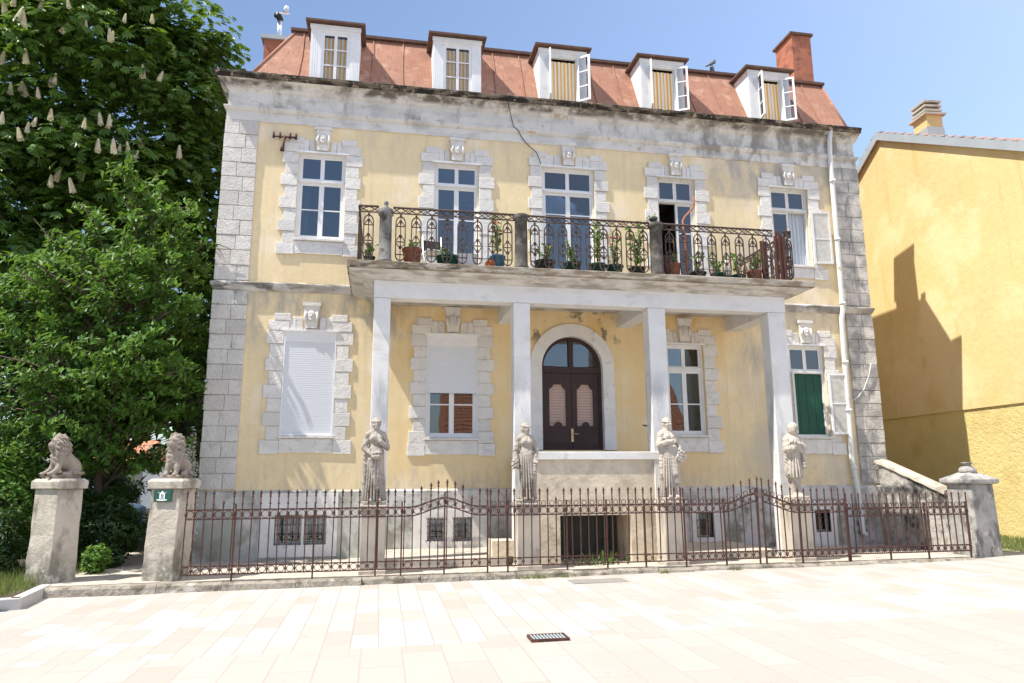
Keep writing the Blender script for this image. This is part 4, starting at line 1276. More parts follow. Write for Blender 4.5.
        at = head(S, (.015, -.045, 1.445), R(24), 0, R(14))
        hood = S.ell(at(0, .020, .012), (.120, .124, .148)) + S.ripple(.003, 60, 4)
        hole = S.ell(at(0, -.105, -.018), (.074, .150, .100))
        S.join(np.maximum(hood, -hole), .004)
        S.join(S.cap((.0, .075, 1.36), (.0, .03, 1.22), .085, .165), .04)
        sleeve(S, (-.16, .0, 1.24), (-.20, -.08, 1.03), (.02, -.165, 1.10), (.082, .078, .050), seed=4); hand(S, (.03, -.17, 1.105), (.9, -.1, .3), -1)
        sleeve(S, (.15, -.01, 1.24), (.195, -.10, 1.06), (.02, -.19, 1.15), (.075, .070, .045), seed=8); hand(S, (.01, -.195, 1.155), (-.9, -.1, .3), 1)
        S.join(S.cap((.15, -.15, 1.06), (.175, -.13, .66), .055, .045) + S.ripple(.008, 60, 3), .02)
        S.join(S.cap((-.08, -.13, 1.20), (.10, -.15, 1.0), .06, .05) + S.ripple(.008, 60, 5), .03)
        S.join(S.cap((-.19, -.0, 1.1), (-.18, .02, .52), .07, .06) + S.ripple(.008, 50, 2), .05)
    S.D = S.D + S.ripple(.0022, 120, 21)
    S.join(base_d, .012)
    o = S.mesh(name, mat, loc=loc, rz=rz)
    o.scale = (scale * .93, scale * .95, scale)
    tag(o, label, 'statue', 'stone statues on the pedestals behind the fence')
    return o

PED = [(-1.625, -2.475), (1.175, -2.475), (4.02, -2.475), (6.66, -2.475)]
PEDL = ['stained plaster pedestal under the statue holding a flower basket', 'plaster pedestal under the statue whose head is turned, left of the dark hatch',
        'plaster pedestal under the statue holding a wreath, right of the dark hatch', 'pale plaster pedestal under the hooded statue, behind the gate']
for (x, y), lb in zip(PED, PEDL):
    b = MB()
    b.loft_rect([(-.235, .235, -.235, .235, -.01), (-.235, .235, -.235, .235, .06), (-.215, .215, -.215, .215, .08), (-.212, .212, -.212, .212, 1.08), (-.235, .235, -.235, .235, 1.10), (-.235, .235, -.235, .235, 1.175)])
    o = b.build('pedestal', M['pedestal'], loc=(x, y, 0), bevel=.008)
    tag(o, lb, 'pedestal', 'pedestals behind the iron fence')
figure('statue', 'sheaf', 'stone statue of a wreathed woman, hand on breast and flower basket at her waist', (PED[0][0], PED[0][1], 1.176), R(6), M['statue'], .985)
figure('statue', 'bouquet', 'stone statue of a woman with head turned aside and flowers in her lowered hand', (PED[1][0], PED[1][1], 1.176), R(0), M['statue'], .935)
figure('statue', 'wreath', 'stone statue in a head scarf holding a round wreath at the hip', (PED[2][0], PED[2][1], 1.176), R(4), M['statue_pale'], 1.015)
figure('statue', 'cloak', 'stone statue of a hooded figure hugging a knee length mantle', (PED[3][0] + .06, PED[3][1], 1.176), R(4), M['statue_pale'], .955)

def lion(name, label, loc, rz, turn, sit):
    S = SDF((-.34, -.42, -.02), (.34, .60, .82), .012)
    S.join(S.box((0, .06, .02), (.20, .36, .035), .012), 0)
    # trunk from the rump up to the shoulders
    S.join(S.cap((0, .30, .20), (0, -.02, .36), .155, .165), .06)
    S.join(S.ell((0, -.08, .33), (.150, .13, .20)), .06)
    for q in (-1, 1):
        S.join(S.ell((q * .125, .28, .17), (.085, .17, .145), 0, R(-18)), .05)                        # haunch
        S.join(S.cap((q * .16, .20, .075), (q * .165, -.02, .07), .050, .045), .03)                  # hind foot
        if sit: P = [(q * .095, -.10, .34), (q * .10, -.16, .18), (q * .10, -.19, .075)]
        else: P = [(q * .11, -.08, .28), (q * .12, -.15, .14), (q * .12, -.30, .075)]
        S.join(S.cap(P[0], P[1], .072, .056), .04); S.join(S.cap(P[1], P[2], .056, .046), .03)
        S.join(S.ell((P[2][0], P[2][1] - .045, .068), (.055, .075, .040)), .02)
        for k in (-1, 0, 1): S.join(S.ell((P[2][0] + k * .028, P[2][1] - .105, .062), (.016, .024, .022)), .008)
    # tail curled along the flank
    T = [(0, .46, .12), (.12, .52, .09), (.22, .40, .08), (.24, .22, .10)]
    for a, c in zip(T[:-1], T[1:]): S.join(S.cap(a, c, .026, .024), .01)
    S.join(S.ell(T[-1], (.04, .06, .04)) + S.ripple(.006, 90, 2), .015)
    # mane and head
    mr = S.ripple(.020, 46, 3) + S.ripple(.010, 95, 4)
    S.join(S.ell((0, -.06, .52), (.185, .175, .215)) + mr, .04)
    S.join(S.ell((0, -.11, .36), (.150, .12, .16)) + mr * .8, .05)
    S.join(S.ell((0, .07, .47), (.145, .14, .17)) + mr * .8, .05)
    c = Vector((0, -.15, .575)); f = Matrix.Rotation(turn, 3, 'Z')
    def at(x, y, z): v = f @ Vector((x, y, z)); return (c.x + v.x, c.y + v.y, c.z + v.z)
    S.join(S.ell(at(0, -.02, .015), (.095, .105, .105), turn), .03)
    S.join(S.ell(at(0, -.115, -.045), (.062, .075, .055), turn), .025)       # muzzle
    S.join(S.cap(at(0, -.06, .035), at(0, -.165, -.015), .030, .026), .02)   # nose bridge
    S.join(S.ell(at(0, -.178, -.020), (.030, .018, .018), turn), .008)
    S.join(S.ell(at(0, -.125, -.095), (.040, .045, .026), turn), .015)       # chin
    S.cut(S.cap(at(-.045, -.165, -.068), at(.045, -.165, -.068), .009), .006)
    for q in (-1, 1):
        S.cut(S.ell(at(q * .045, -.105, .028), (.022, .022, .014), turn), .01)
        S.join(S.ell(at(q * .045, -.090, .026), (.014, .012, .010), turn), .004)
        S.join(S.cap(at(q * .018, -.112, .055), at(q * .070, -.080, .052), .013), .012)
        S.join(S.ell(at(q * .085, .01, .115), (.032, .020, .036), turn), .012)  # ear
    o = S.mesh(name, M['lion'], loc=loc, rz=rz)
    return tag(o, label, 'lion statue', 'stone lions on the gate pillars')

# gate pillars
def pillar(label, loc, rz, w, d, h, lean, mat, group=None):
    root = thing('gate_pillar', label, 'pillar', loc, rz, group)
    b = MB()
    n = 9; vs = []
    per = []
    for k in range(n + 1):
        t = k / n
        sx = lean[0] * t; sy = lean[1] * t
        g = 1.04 - .04 * t
        for (px, py) in ((-w / 2, -d / 2), (0, -d / 2), (w / 2, -d / 2), (w / 2, 0), (w / 2, d / 2), (0, d / 2), (-w / 2, d / 2), (-w / 2, 0)):
            j = .010
            vs.append((px * g + sx + random.uniform(-j, j), py * g + sy + random.uniform(-j, j), -.2 + (h + .2) * t))
    fs = []
    for k in range(n):
        for i in range(8): fs.append((8 * k + i, 8 * k + (i + 1) % 8, 8 * k + 8 + (i + 1) % 8, 8 * k + 8 + i))
    fs.append(tuple(8 * n + i for i in range(8)))
    b.add(vs, fs, False)
    b.build('shaft', mat, root, bevel=.012)
    c = MB(); lx, ly = lean
    c.loft_rect([(-w / 2 - .05 + lx, w / 2 + .05 + lx, -d / 2 - .05 + ly, d / 2 + .05 + ly, h), (-w / 2 - .055 + lx, w / 2 + .055 + lx, -d / 2 - .055 + ly, d / 2 + .055 + ly, h + .13), (-w / 2 - .01 + lx, w / 2 + .01 + lx, -d / 2 - .01 + ly, d / 2 + .01 + ly, h + .17)])
    c.build('cap', mat, root, bevel=.015)
    return root
pillar('leaning stone gate pillar furthest left, carrying a crouching lion, bare without a sign', (-6.86, -2.30, 0), R(-30), .53, .46, 1.50, (-.03, .02), M['pillar'], 'pillars of the garden gate')
pillar('stone gate pillar with a green house plaque, carrying an upright lion', (-5.03, -2.50, 0), R(-16), .52, .48, 1.49, (.03, .02), M['pillar'], 'pillars of the garden gate')
lo1 = lion('lion_statue', 'stone lion crouching on the bare gate pillar furthest left', (-6.90, -2.27, 1.668), R(-40), R(-4), False)
lo2 = lion('lion_statue', 'stone lion sitting upright on the gate pillar with the green plaque', (-5.00, -2.50, 1.658), R(-14), R(-4), True)

lo1.scale = (.84, .66, 1.03); lo2.scale = (.80, .64, 1.05)

# the plaque with its white crest
rz = R(-16)
sg = thing('house_plaque', 'small green plaque with a white crest on the gate pillar', 'sign', (-5.10, -2.745, 1.375), rz)
b = MB(); b.box(-.155, .155, -.012, .012, -.10, .10); b.build('plate', M['green_sign'], sg, bevel=.006)
b = MB()
b.prism([(-.05, -.045), (.045, -.045), (.045, .035), (.02, .06), (.0, .082), (-.03, .06), (-.05, .03)], -.018, -.0125)
b.prism([(-.09, .055), (-.05, .045), (-.055, .06)], -.018, -.0125); b.prism([(.045, .045), (.08, .06), (.05, .06)], -.018, -.0125)
b.prism([(-.10, -.055), (.075, -.055), (.09, -.068), (.04, -.078), (-.05, -.078), (-.10, -.066)], -.018, -.0125)
b.mi = 1
b.box(-.02, -.005, -.020, -.0182, -.02, .03); b.box(.005, .02, -.020, -.0182, -.035, .03); b.box(-.035, .0, -.020, -.0182, -.035, -.03)
b.build('crest', [M['white_paint'], M['green_sign']], sg)

# right hand pillar with finial
pr = thing('corner_pillar', 'grey stone corner pillar with pyramid cap and finial at the right end of the fence', 'pillar', (10.72, -2.50, 0), R(10))
b = MB(); b.loft_rect([(-.33, .36, -.30, .30, -.2), (-.32, .35, -.29, .29, .5), (-.31, .335, -.28, .28, 1.44)]); b.build('shaft', M['pillar_grey'], pr, bevel=.02)
b = MB(); b.loft_rect([(-.36, .38, -.33, .33, 1.44), (-.40, .42, -.37, .37, 1.47), (-.40, .42, -.37, .37, 1.54), (-.12, .14, -.12, .12, 1.68)]); b.build('cap', M['pillar_grey'], pr, bevel=.012)
b = MB(); b.lathe([(.13, 1.66), (.17, 1.69), (.17, 1.74), (.13, 1.79), (.075, 1.81), (.07, 1.85), (.11, 1.87), (.11, 1.89), (0, 1.895)], (.01, 0, 0), 16); b.build('finial', M['pillar_grey'], pr)

# garden wall between the villa corner and the corner pillar
gw = thing('garden_wall', 'old stained garden wall stepping down from the villa corner to the corner pillar', 'wall', (10.55, -1.2, 0))
b = MB()
n = 10; vs = []
for i in range(n + 1):
    t = i / n
    y = 1.02 - 2.1 * t; z = 1.92 - .72 * t + random.uniform(-.012, .012)
    vs += [(-.14 + random.uniform(-.008, .008), y, -.15), (-.14 + random.uniform(-.008, .008), y, z), (.16, y, z), (.16, y, -.15)]
fs = []
for i in range(n):
    for k in range(4): fs.append((4 * i + k, 4 * i + (k + 1) % 4, 4 * i + 4 + (k + 1) % 4, 4 * i + 4 + k))
fs += [(0, 1, 2, 3), tuple(4 * n + k for k in (3, 2, 1, 0))]
b.add(vs, fs, False); b.build('wall_body', M['wall_old'], gw)
b = MB()
vs = []
for i in range(n + 1):
    t = i / n
    y = 1.06 - 2.1 * t; z = 1.925 - .72 * t
    e = .05 if i == 0 else 0
    vs += [(-.19 - e, y, z + random.uniform(-.01, .01)), (-.17 - e, y, z + .06), (.0, y, z + .095), (.2, y, z + .05), (.2, y, z)]
fs = []
for i in range(n):
    for k in range(5): fs.append((5 * i + k, 5 * i + (k + 1) % 5, 5 * i + 5 + (k + 1) % 5, 5 * i + 5 + k))
fs += [(0, 1, 2, 3, 4), tuple(5 * n + k for k in (4, 3, 2, 1, 0))]
b.add(vs, fs, False); b.build('coping', M['concrete'], gw)

# ================================================================== IRON FENCE AND GATES
FY = -3.0
_pk = {}
def picket_mesh(z0, zr, zt, thick=.0125):
    key = (round(z0, 2), round(zr, 2), round(zt, 2), thick)
    if key in _pk: return _pk[key]
    b = MB()
    b.tube([(0, 0, z0), (0, 0, zt - .13)], thick, 4)
    b.lathe([(.009, -.135), (.020, -.115), (.012, -.095), (.024, -.055), (.0, 0)], (0, 0, zt), 6, 1, .7, smooth=False)
    b.lathe([(.010, -.035), (.024, -.02), (.024, .02), (.010, .035)], (0, 0, zr - .075), 6, smooth=False)
    b.lathe([(.010, -.02), (.022, 0), (.010, .02)], (0, 0, zr + .10), 6, smooth=False)
    b.lathe([(.010, -.03), (.022, 0), (.010, .03)], (0, 0, z0 + .07), 6, smooth=False)
    me = bpy.data.meshes.new('picket'); me.from_pydata(b.v, [], b.f); me.materials.append(M['iron'])
    me.polygons.foreach_set('use_smooth', b.s)
    _pk[key] = me
    return me
_rg = {}
def ring_mesh(r):
    if r in _rg: return _rg[r]
    b = MB(); b.tube([(r * math.cos(2 * math.pi * k / 12), 0, r * math.sin(2 * math.pi * k / 12)) for k in range(12)], .0075, 4, closed=True)
    me = bpy.data.meshes.new('ring'); me.from_pydata(b.v, [], b.f); me.materials.append(M['iron'])
    _rg[r] = me
    return me
def link_mesh(name, me, parent, loc):
    o = bpy.data.objects.new(name, me); COL.objects.link(o); o.parent = parent; o.location = loc
    return o
def fence(name, label, cat, x0, x1, top, posts, low=(.25, .12), tip=.33, y=FY, dense=False, broken=(), group=None, upper=True):
    root = thing(name, label, cat, (x0, y, 0), 0, group)
    L = x1 - x0
    m = max(8, int(L / .08))
    for dz, r, nm in ((0, .017, 'top_rail'), (-.15, .014, 'middle_rail')):
        b = MB(); b.tube([(L * k / m, 0, top(x0 + L * k / m) + dz) for k in range(m + 1)], r, 4); b.build(nm, M['iron'], root)
    for zz in low:
        b = MB(); b.tube([(0, 0, zz), (L, 0, zz)], .014, 4); b.build('bottom_rail', M['iron'], root)
    n = round(L / .148)
    for k in range(n + 1):
        x = L * k / n
        zt = top(x0 + x)
        tipz = zt + tip - (.16 if k in broken else 0)
        o = link_mesh('picket', picket_mesh(low[1], zt, tipz), root, (x, 0, 0))
        o.rotation_euler = (random.uniform(-.008, .008), random.uniform(-.012, .012), 0)
        if k < n:
            xm = x + L / n / 2
            link_mesh('ring', ring_mesh(.060), root, (xm, 0, top(x0 + xm) - .075))
            if dense or k % 4 == 3: link_mesh('ring', ring_mesh(.052), root, (xm, 0, (low[0] + low[1]) / 2))
            if upper: link_mesh('ring', ring_mesh(.042), root, (xm, 0, top(x0 + xm) + .052))
    for px in posts:
        b = MB(); zt = top(px)
        b.box(-.013, .013, -.013, .013, -.02, zt + .10)
        b.lathe([(.013, 0), (.025, .02), (.022, .08), (.013, .12)], (0, 0, zt - .10), 8)
        b.build('post', M['iron'], root, loc=(px - x0, 0, 0))
    return root
flat = lambda z: (lambda x: z)
fence('iron_fence', 'rusty spiked iron fence section beside the plaque pillar in front of the left cellar window', 'fence', -4.66, -1.56, flat(1.145), (-3.88, -2.6, -1.57), dense=True, broken=(4,), group='sections of the iron fence', upper=False)
def hump(x):
    t = max(0, 1 - abs(x + .40) / .62)
    return 1.145 + .155 * (3 * t * t - 2 * t ** 3)
fence('iron_gate', 'rusty iron gate with arched top rails between the basket statue and the head turned statue', 'gate', -1.54, .37, hump, (-1.14, -.40, .36), broken=(11,), group='gates of the iron fence', upper=False)
fence('iron_fence', 'long middle section of rusty spiked iron fence in front of the dark cellar hatch', 'fence', .40, 4.02, flat(1.135), (.72, 1.80, 2.55, 3.28), broken=(8,), group='sections of the iron fence')
def leaf_l(x):
    t = min(1, max(0, (x - 4.85) / .72)); return 1.125 + .19 * (3 * t * t - 2 * t ** 3)
def leaf_r(x):
    t = min(1, max(0, (6.40 - x) / .78)); return 1.09 + .21 * (3 * t * t - 2 * t ** 3)
fence('iron_gate', 'left leaf of the rusty double iron gate, sweeping up beside the wreath statue', 'gate', 4.05, 5.55, leaf_l, (4.06, 4.86, 5.54), group='leaves of the double iron gate', dense=True)
fence('iron_gate', 'right leaf of the rusty double iron gate, sweeping down past the hooded statue', 'gate', 5.66, 7.42, leaf_r, (5.67, 6.42, 7.40), group='leaves of the double iron gate', dense=True)
fence('iron_fence', 'rusty iron fence section running to the corner pillar on the right', 'fence', 7.46, 10.18, flat(1.0), (7.47, 8.35, 9.2, 10.16), low=(.26, .14), tip=.32, group='sections of the iron fence', dense=True, y=-2.95)

# ================================================================== THINGS ON THE BALCONY
def pot_profile(r, h): return [(r * .72, 0), (r * .78, .01), (r * .98, h * .86), (r * 1.08, h * .88), (r * 1.08, h), (r * .92, h), (r * .88, h * .9), (0, h * .9)]
def leaves_tuft(n, hgt, spread, size, z0, lean=0.0, stems=6):
    T = np.array([(-.32, 0, 0), (0, -.5, .02), (.32, 0, 0), (0, .5, -.06)]); TF = np.array([[0, 1, 2, 3]])
    P = []; 
    st = MB()
    for s in range(stems):
        a = random.uniform(0, 6.28); hh = hgt * random.uniform(.6, 1)
        ex, ey = math.cos(a) * spread * random.uniform(.3, 1) + lean, math.sin(a) * spread * random.uniform(.3, 1)
        Q = [(ex * t ** 1.4, ey * t ** 1.4, z0 + hh * t) for t in (0, .35, .7, 1)]
        st.tube(Q, [.007, .006, .005, .003], 4)
        for k in range(n // stems):
            t = random.uniform(.2, 1.05)
            P.append((ex * t ** 1.4 + random.gauss(0, .035), ey * t ** 1.4 + random.gauss(0, .035), z0 + hh * t + random.gauss(0, .02)))
    P = np.array(P)
    N = RNG.normal(size=(len(P), 3)) + np.array([0, -.6, 1.0])
    V, F = scatter(T, TF, P, N, RNG.uniform(.7, 1.2, len(P)) * size)
    return st, V, F
def plant(label, x, y, pot, r, h, n=36, hgt=.4, spread=.14, size=.075, flower=None, z=5.766, group='potted plants along the balcony'):
    root = thing('potted_plant', label, 'plant', (x, y, z), 0, group)
    b = MB(); b.lathe(pot_profile(r, h), (0, 0, 0), 16); b.build('pot', M[pot], root)
    st, V, F = leaves_tuft(int(n * 1.9), hgt * 1.08, spread * 1.1, size * 1.25, h * .85)
    st.build('stem', M['leaf_dark'], root)
    np_mesh('foliage', V, F, M['leaf_pot'], root)
    if flower:
        f = MB()
        for k in range(5):
            a = k * 2.4; f.lathe([(0, -.02), (.03, -.005), (.02, .015), (0, .02)], (math.cos(a) * spread * .6, math.sin(a) * spread * .6 - .03, h + hgt * random.uniform(.5, .95)), 7)
        f.build('flower', M[flower], root)
Y0 = -1.93
plant('low plant at the far left balcony corner outside the first stone post', -1.86, Y0, 'pot_dark', .11, .2, 30, .35, .1)
plant('terracotta pot with sparse plant right of the first stone post on the balcony', -1.02, Y0, 'terracotta', .19, .40, 24, .26, .14)
plant('wide green pot in front of the second balcony door', -.30, Y0, 'pot_green', .24, .27, 26, .24, .2)
plant('blue pot with tall climbing plant left of the second stone post', .72, Y0, 'pot_blue', .16, .34, 60, .95, .12, .08, 'petal_red')
plant('dark pot with bushy plant just right of the second stone post', 1.72, Y0, 'pot_dark', .21, .28, 44, .42, .18)
plant('green pot with bushy plant in front of the middle balcony door', 2.32, Y0, 'pot_green', .19, .28, 50, .5, .18)
plant('green pot with the tallest leafy plant, beside the middle balcony door', 2.86, Y0, 'pot_green', .18, .27, 90, 1.0, .14, .085)
plant('green pot with red flowers left of the third stone post', 3.24, Y0, 'pot_green', .18, .26, 40, .7, .12, .07, 'petal_red')
plant('dark pot with tall pale plant touching the third stone post', 3.74, Y0, 'pot_dark', .17, .24, 90, .95, .16, .09)
plant('terracotta pot with short plant just right of the third stone post', 4.55, Y0, 'terracotta', .17, .36, 24, .3, .12)
plant('dark pot with yellow green plant right of the salmon hooked pole', 5.12, Y0, 'pot_dark', .18, .20, 40, .5, .16)
plant('green pot with wide plant in the right hand half of the balcony', 5.60, Y0, 'pot_green', .16, .20, 50, .42, .2)
plant('green pot with thin plant next to the white bottle on the balcony', 6.06, Y0, 'pot_green', .16, .18, 50, .55, .16)
plant('terracotta pot with bright trailing leaves at the right end of the balcony', 6.46, Y0, 'terracotta', .16, .30, 60, .4, .2)

ch = thing('folding_chair', 'white chair with a black back pad standing on the balcony', 'chair', (-.55, -1.62, 5.766), R(12))
b = MB()
for sx in (-.2, .2):
    b.tube([(sx, .2, 0), (sx, -.2, .44)], .014, 6); b.tube([(sx, -.2, 0), (sx, .14, .44), (sx, .22, .88)], .014, 6)
b.build('frame', M['frame'], ch)
b = MB(); b.box(-.21, .21, -.2, .2, .43, .46); b.build('seat', M['frame'], ch, bevel=.01)
b = MB(); b.box(-.2, .2, .145, .175, .56, .80, M=Matrix.Rotation(R(-6), 4, 'X')); b.build('backrest', M['black_metal'], ch, bevel=.01)
b = MB(); b.loft_rect([(-.19, .19, -.12, .12, 0), (-.22, .22, -.15, .15, .33), (-.20, .20, -.13, .13, .33), (-.18, .18, -.11, .11, .10)])
tag(b.build('planter', M['frame'], loc=(.10, -1.93, 5.766), bevel=.01), 'white plastic planter box behind the balcony railing', 'planter')
b = MB(); b.lathe([(0, -.11), (.06, -.095), (.10, -.05), (.11, 0), (.10, .05), (.06, .095), (0, .11)], (0, 0, .11), 16)
tag(b.build('ball', M['orange'], loc=(.55, -2.08, 5.766)), 'small orange ball at the foot of the balcony railing', 'ball')
b = MB(); b.lathe([(.05, 0), (.06, .02), (.06, .22), (.03, .30), (.03, .36), (0, .36)], (0, 0, 0), 12)
tag(b.build('bottle', M['frame'], loc=(5.86, -1.85, 5.95)), 'white plastic bottle raised among the right hand balcony pots', 'bottle')
b = MB(); b.box(-.12, .12, -.12, .12, 0, .183)
tag(b.build('crate', M['pot_dark'], loc=(5.86, -1.85, 5.766)), 'dark box under the white bottle on the balcony', 'box')
b = MB(); b.tube([(0, 0, 0), (-.02, 0, 1.0), (-.04, .02, 1.32), (.02, .02, 1.42), (.20, .0, 1.62), (.24, 0, 1.74), (.22, 0, 1.86)], .022, 7)
tag(b.build('hooked_pole', M['chimney_red'], loc=(4.82, -2.08, 5.766)), 'salmon coloured bent pole standing at the balcony railing', 'pole')
for i, (x, y, w, hh, t, lb) in enumerate(((6.66, -2.06, .16, .98, .02, 'tall rusty red board leaning at the last balcony post'), (7.06, -2.08, .10, .95, .04, 'narrow dark red board outside the last balcony post'),
                                      (4.42, -2.0, .18, .55, -.05, 'short red brown board beside the third stone post'))):
    b = MB(); b.box(-w / 2, w / 2, -.015, .015, 0, hh)
    tag(b.build('board', M['rust_board'], loc=(x, y, 5.766), rot=(R(-3), t, R(6)), bevel=.004), lb, 'board', 'boards leaning on the balcony')
for i, (x, y) in enumerate(((4.05, -2.19),)):
    st, V, F = leaves_tuft(26, .14, .12, .07, 6.95 - 6.95, 0, 5)
    root = thing('potted_plant', 'little bowl of leaves on top of the third stone post', 'plant', (x, y, 6.962), 0, 'potted plants along the balcony')
    b = MB(); b.lathe([(.05, 0), (.09, .05), (.10, .09), (.08, .08), (0, .07)], (0, 0, 0), 12); b.build('pot', M['pot_dark'], root)
    np_mesh('foliage', V + np.array([0, 0, .07]), F, M['leaf_pot'], root)

# bird on the roof edge
bd = MB()
bd.sm = True
bd.lathe([(0, -.14), (.03, -.12), (.06, -.05), (.065, .02), (.05, .08), (0, .12)], (0, 0, 0), 10)
bird = bd.build('pigeon', M['feather'])
me = bird.data
for v in me.vertices:
    x, y, z = v.co; v.co = (z * .85 - .0, y, .13 + x + z * .55)
b = MB(); b.lathe([(0, -.04), (.03, -.025), (.038, 0), (.03, .025), (0, .04)], (.10, 0, .235), 10); b.tube([(.085, 0, .16), (.10, 0, .22)], [.045, .03], 8); b.tube([(.135, 0, .235), (.165, 0, .228)], [.01, .003], 5)
b.tube([(-.10, 0, .06), (-.22, 0, -.02)], [.035, .02], 6)
for q in (-1, 1): b.tube([(.01, q * .02, .09), (.015, q * .02, 0)], .006, 4)
b.build('head_and_legs', M['feather'], bird)
bird.location = (7.30, .95, 12.862)
bird.rotation_euler = (0, 0, R(15))
tag(bird, 'grey pigeon perched on the roof vent between the two right hand dormers', 'bird')

# ================================================================== NEIGHBOUR HOUSE
WD = Vector((.086, 1.0, 0)).normalized(); WN = Vector((WD.y, -WD.x, 0))     # along the gable wall (away), into the house
W0 = Vector((13.9, .5, 0))
def wp(s, d, z): return tuple(W0 + WD * s + WN * d + Vector((0, 0, z)))
S0, S1, RS, RZ, SL = -4.4, 12.6, 2.45, 12.30, .555
nb = thing('neighbour_house', 'plain ochre yellow neighbouring house with grey roof edge, on the right', 'house')
b = MB()
zl = lambda s: RZ - SL * abs(s - RS)
P = [(S0, -.5), (S1, -.5), (S1, zl(S1)), (RS, RZ), (S0, zl(S0))]
# lower wall stands slightly proud of the upper one (ledge at 3.33)
def panel(b, p, d):
    b.add([wp(s, d, z) for s, z in p], [tuple(range(len(p)))], False)
lw = MB(); panel(lw, [(S0, -.5), (S1, -.5), (S1, 3.33), (S0, 3.33)], 0); lw.build('lower_wall', M['neighbour_low'], nb)
b.add([wp(S0, -.04, 3.33), wp(S1, -.04, 3.33), wp(S1, 0, 3.33), wp(S0, 0, 3.33)], [(0, 1, 2, 3)], False)
panel(b, [(S0, 3.33), (S1, 3.33), (S1, zl(S1)), (RS, RZ), (S0, zl(S0))], -.04)
b.add([wp(S0, 0, -.5), wp(S0, 9, -.5), wp(S0, 9, zl(S0)), wp(S0, 0, zl(S0))], [(0, 1, 2, 3)], False)
b.add([wp(S1, 0, -.5), wp(S1, 9, -.5), wp(S1, 9, zl(S1)), wp(S1, 0, zl(S1))], [(3, 2, 1, 0)], False)
b.build('wall', M['neighbour'], nb)
b = MB()
for (sa, sb) in ((RS, S0 - .5), (RS, S1 + .5)):
    za, zb = RZ + .05, RZ + .05 - SL * abs(sb - RS)
    vs = [wp(sa, -.13, za), wp(sb, -.13, zb), wp(sb, 9.3, zb), wp(sa, 9.3, za)]
    vs += [tuple(Vector(v) + Vector((0, 0, .16))) for v in vs]
    b.add(vs, [(0, 1, 2, 3), (4, 7, 6, 5), (0, 4, 5, 1), (1, 5, 6, 2), (2, 6, 7, 3)], False)
rf = b.build('roof', M['tiles'], nb)
b = MB()
for (sa, sb) in ((RS, S0 - .5), (RS, S1 + .5)):
    za, zb = RZ - .06, RZ - .06 - SL * abs(sb - RS)
    vs = [wp(sa, -.165, za), wp(sb, -.165, zb), wp(sb, -.165, zb + .30), wp(sa, -.165, za + .30)]
    ws = [wp(sa, -.133, za), wp(sb, -.133, zb), wp(sb, -.133, zb + .30), wp(sa, -.133, za + .30)]
    b.add(vs + ws, [(0, 1, 2, 3), (0, 4, 5, 1), (3, 2, 6, 7), (4, 7, 6, 5)], False)
b.build('gable_fascia', M['fascia'], rf)
b = MB()
for (sa, sb) in ((RS, S0 - .5), (RS, S1 + .5)):      # verge tiles peeping over the fascia
    L = abs(sb - sa); k = 0.0
    while k < L:
        s = sa + (sb - sa) * k / L
        z = RZ + .20 - SL * abs(s - RS)
        b.tube([wp(s, -.13, z), wp(s + (sb - sa) / L * .30, -.13, z - SL * .30 + .02)], [.035, .042], 6)
        k += .33
b.build('verge_tiles', M['tiles'], rf)
c0 = RS - 1.62
b = MB()
zr = RZ + .1 - SL * 1.62
b.add([wp(c0 + x, d, z) for z in (zr - .3, zr + .60) for (x, d) in ((-.29, .15), (.29, .15), (.29, .65), (-.29, .65))],
      [(0, 1, 5, 4), (1, 2, 6, 5), (2, 3, 7, 6), (3, 0, 4, 7), (4, 5, 6, 7)], False)
ch = b.build('chimney', M['neighbour'], nb)
b = MB()
def slab(b, e, z0, z1):
    b.add([wp(c0 + x, d, z) for z in (z0, z1) for (x, d) in ((-.29 - e, .15 - e), (.29 + e, .15 - e), (.29 + e, .65 + e), (-.29 - e, .65 + e))],
          [(3, 2, 1, 0), (0, 1, 5, 4), (1, 2, 6, 5), (2, 3, 7, 6), (3, 0, 4, 7), (4, 5, 6, 7)], False)
slab(b, .09, zr + .60, zr + .66)
for k in range(3): slab(b, .02, zr + .74 + .14 * k, zr + .80 + .14 * k)
b.build('chimney_cap', M['concrete'], ch)
b = MB()
slab(b, -.09, zr + .66, zr + 1.03); b.build('flue', M['black_metal'], ch)
b = MB(); slab(b, .02, zr - .12, zr + .22); b.build('chimney_flashing', M['fascia'], ch)

# house across the square (behind the camera, seen as reflections in the window panes)
op = thing('house_across', 'long low house with a big clay tile roof across the square', 'house', (14, -44, 0))
b = MB(); b.box(-10, 10, -6, 3.6, -.5, 4.3); b.build('wall', M['far_white'], op)
b = MB()
b.add([(-10.4, 4.1, 4.1), (10.4, 4.1, 4.1), (10.4, -1.2, 10.6), (-10.4, -1.2, 10.6), (-10.4, -6.5, 4.1), (10.4, -6.5, 4.1)], [(0, 1, 2, 3), (3, 2, 5, 4), (0, 3, 4), (1, 5, 2)], False)
b.build('roof', M['tiles'], op)

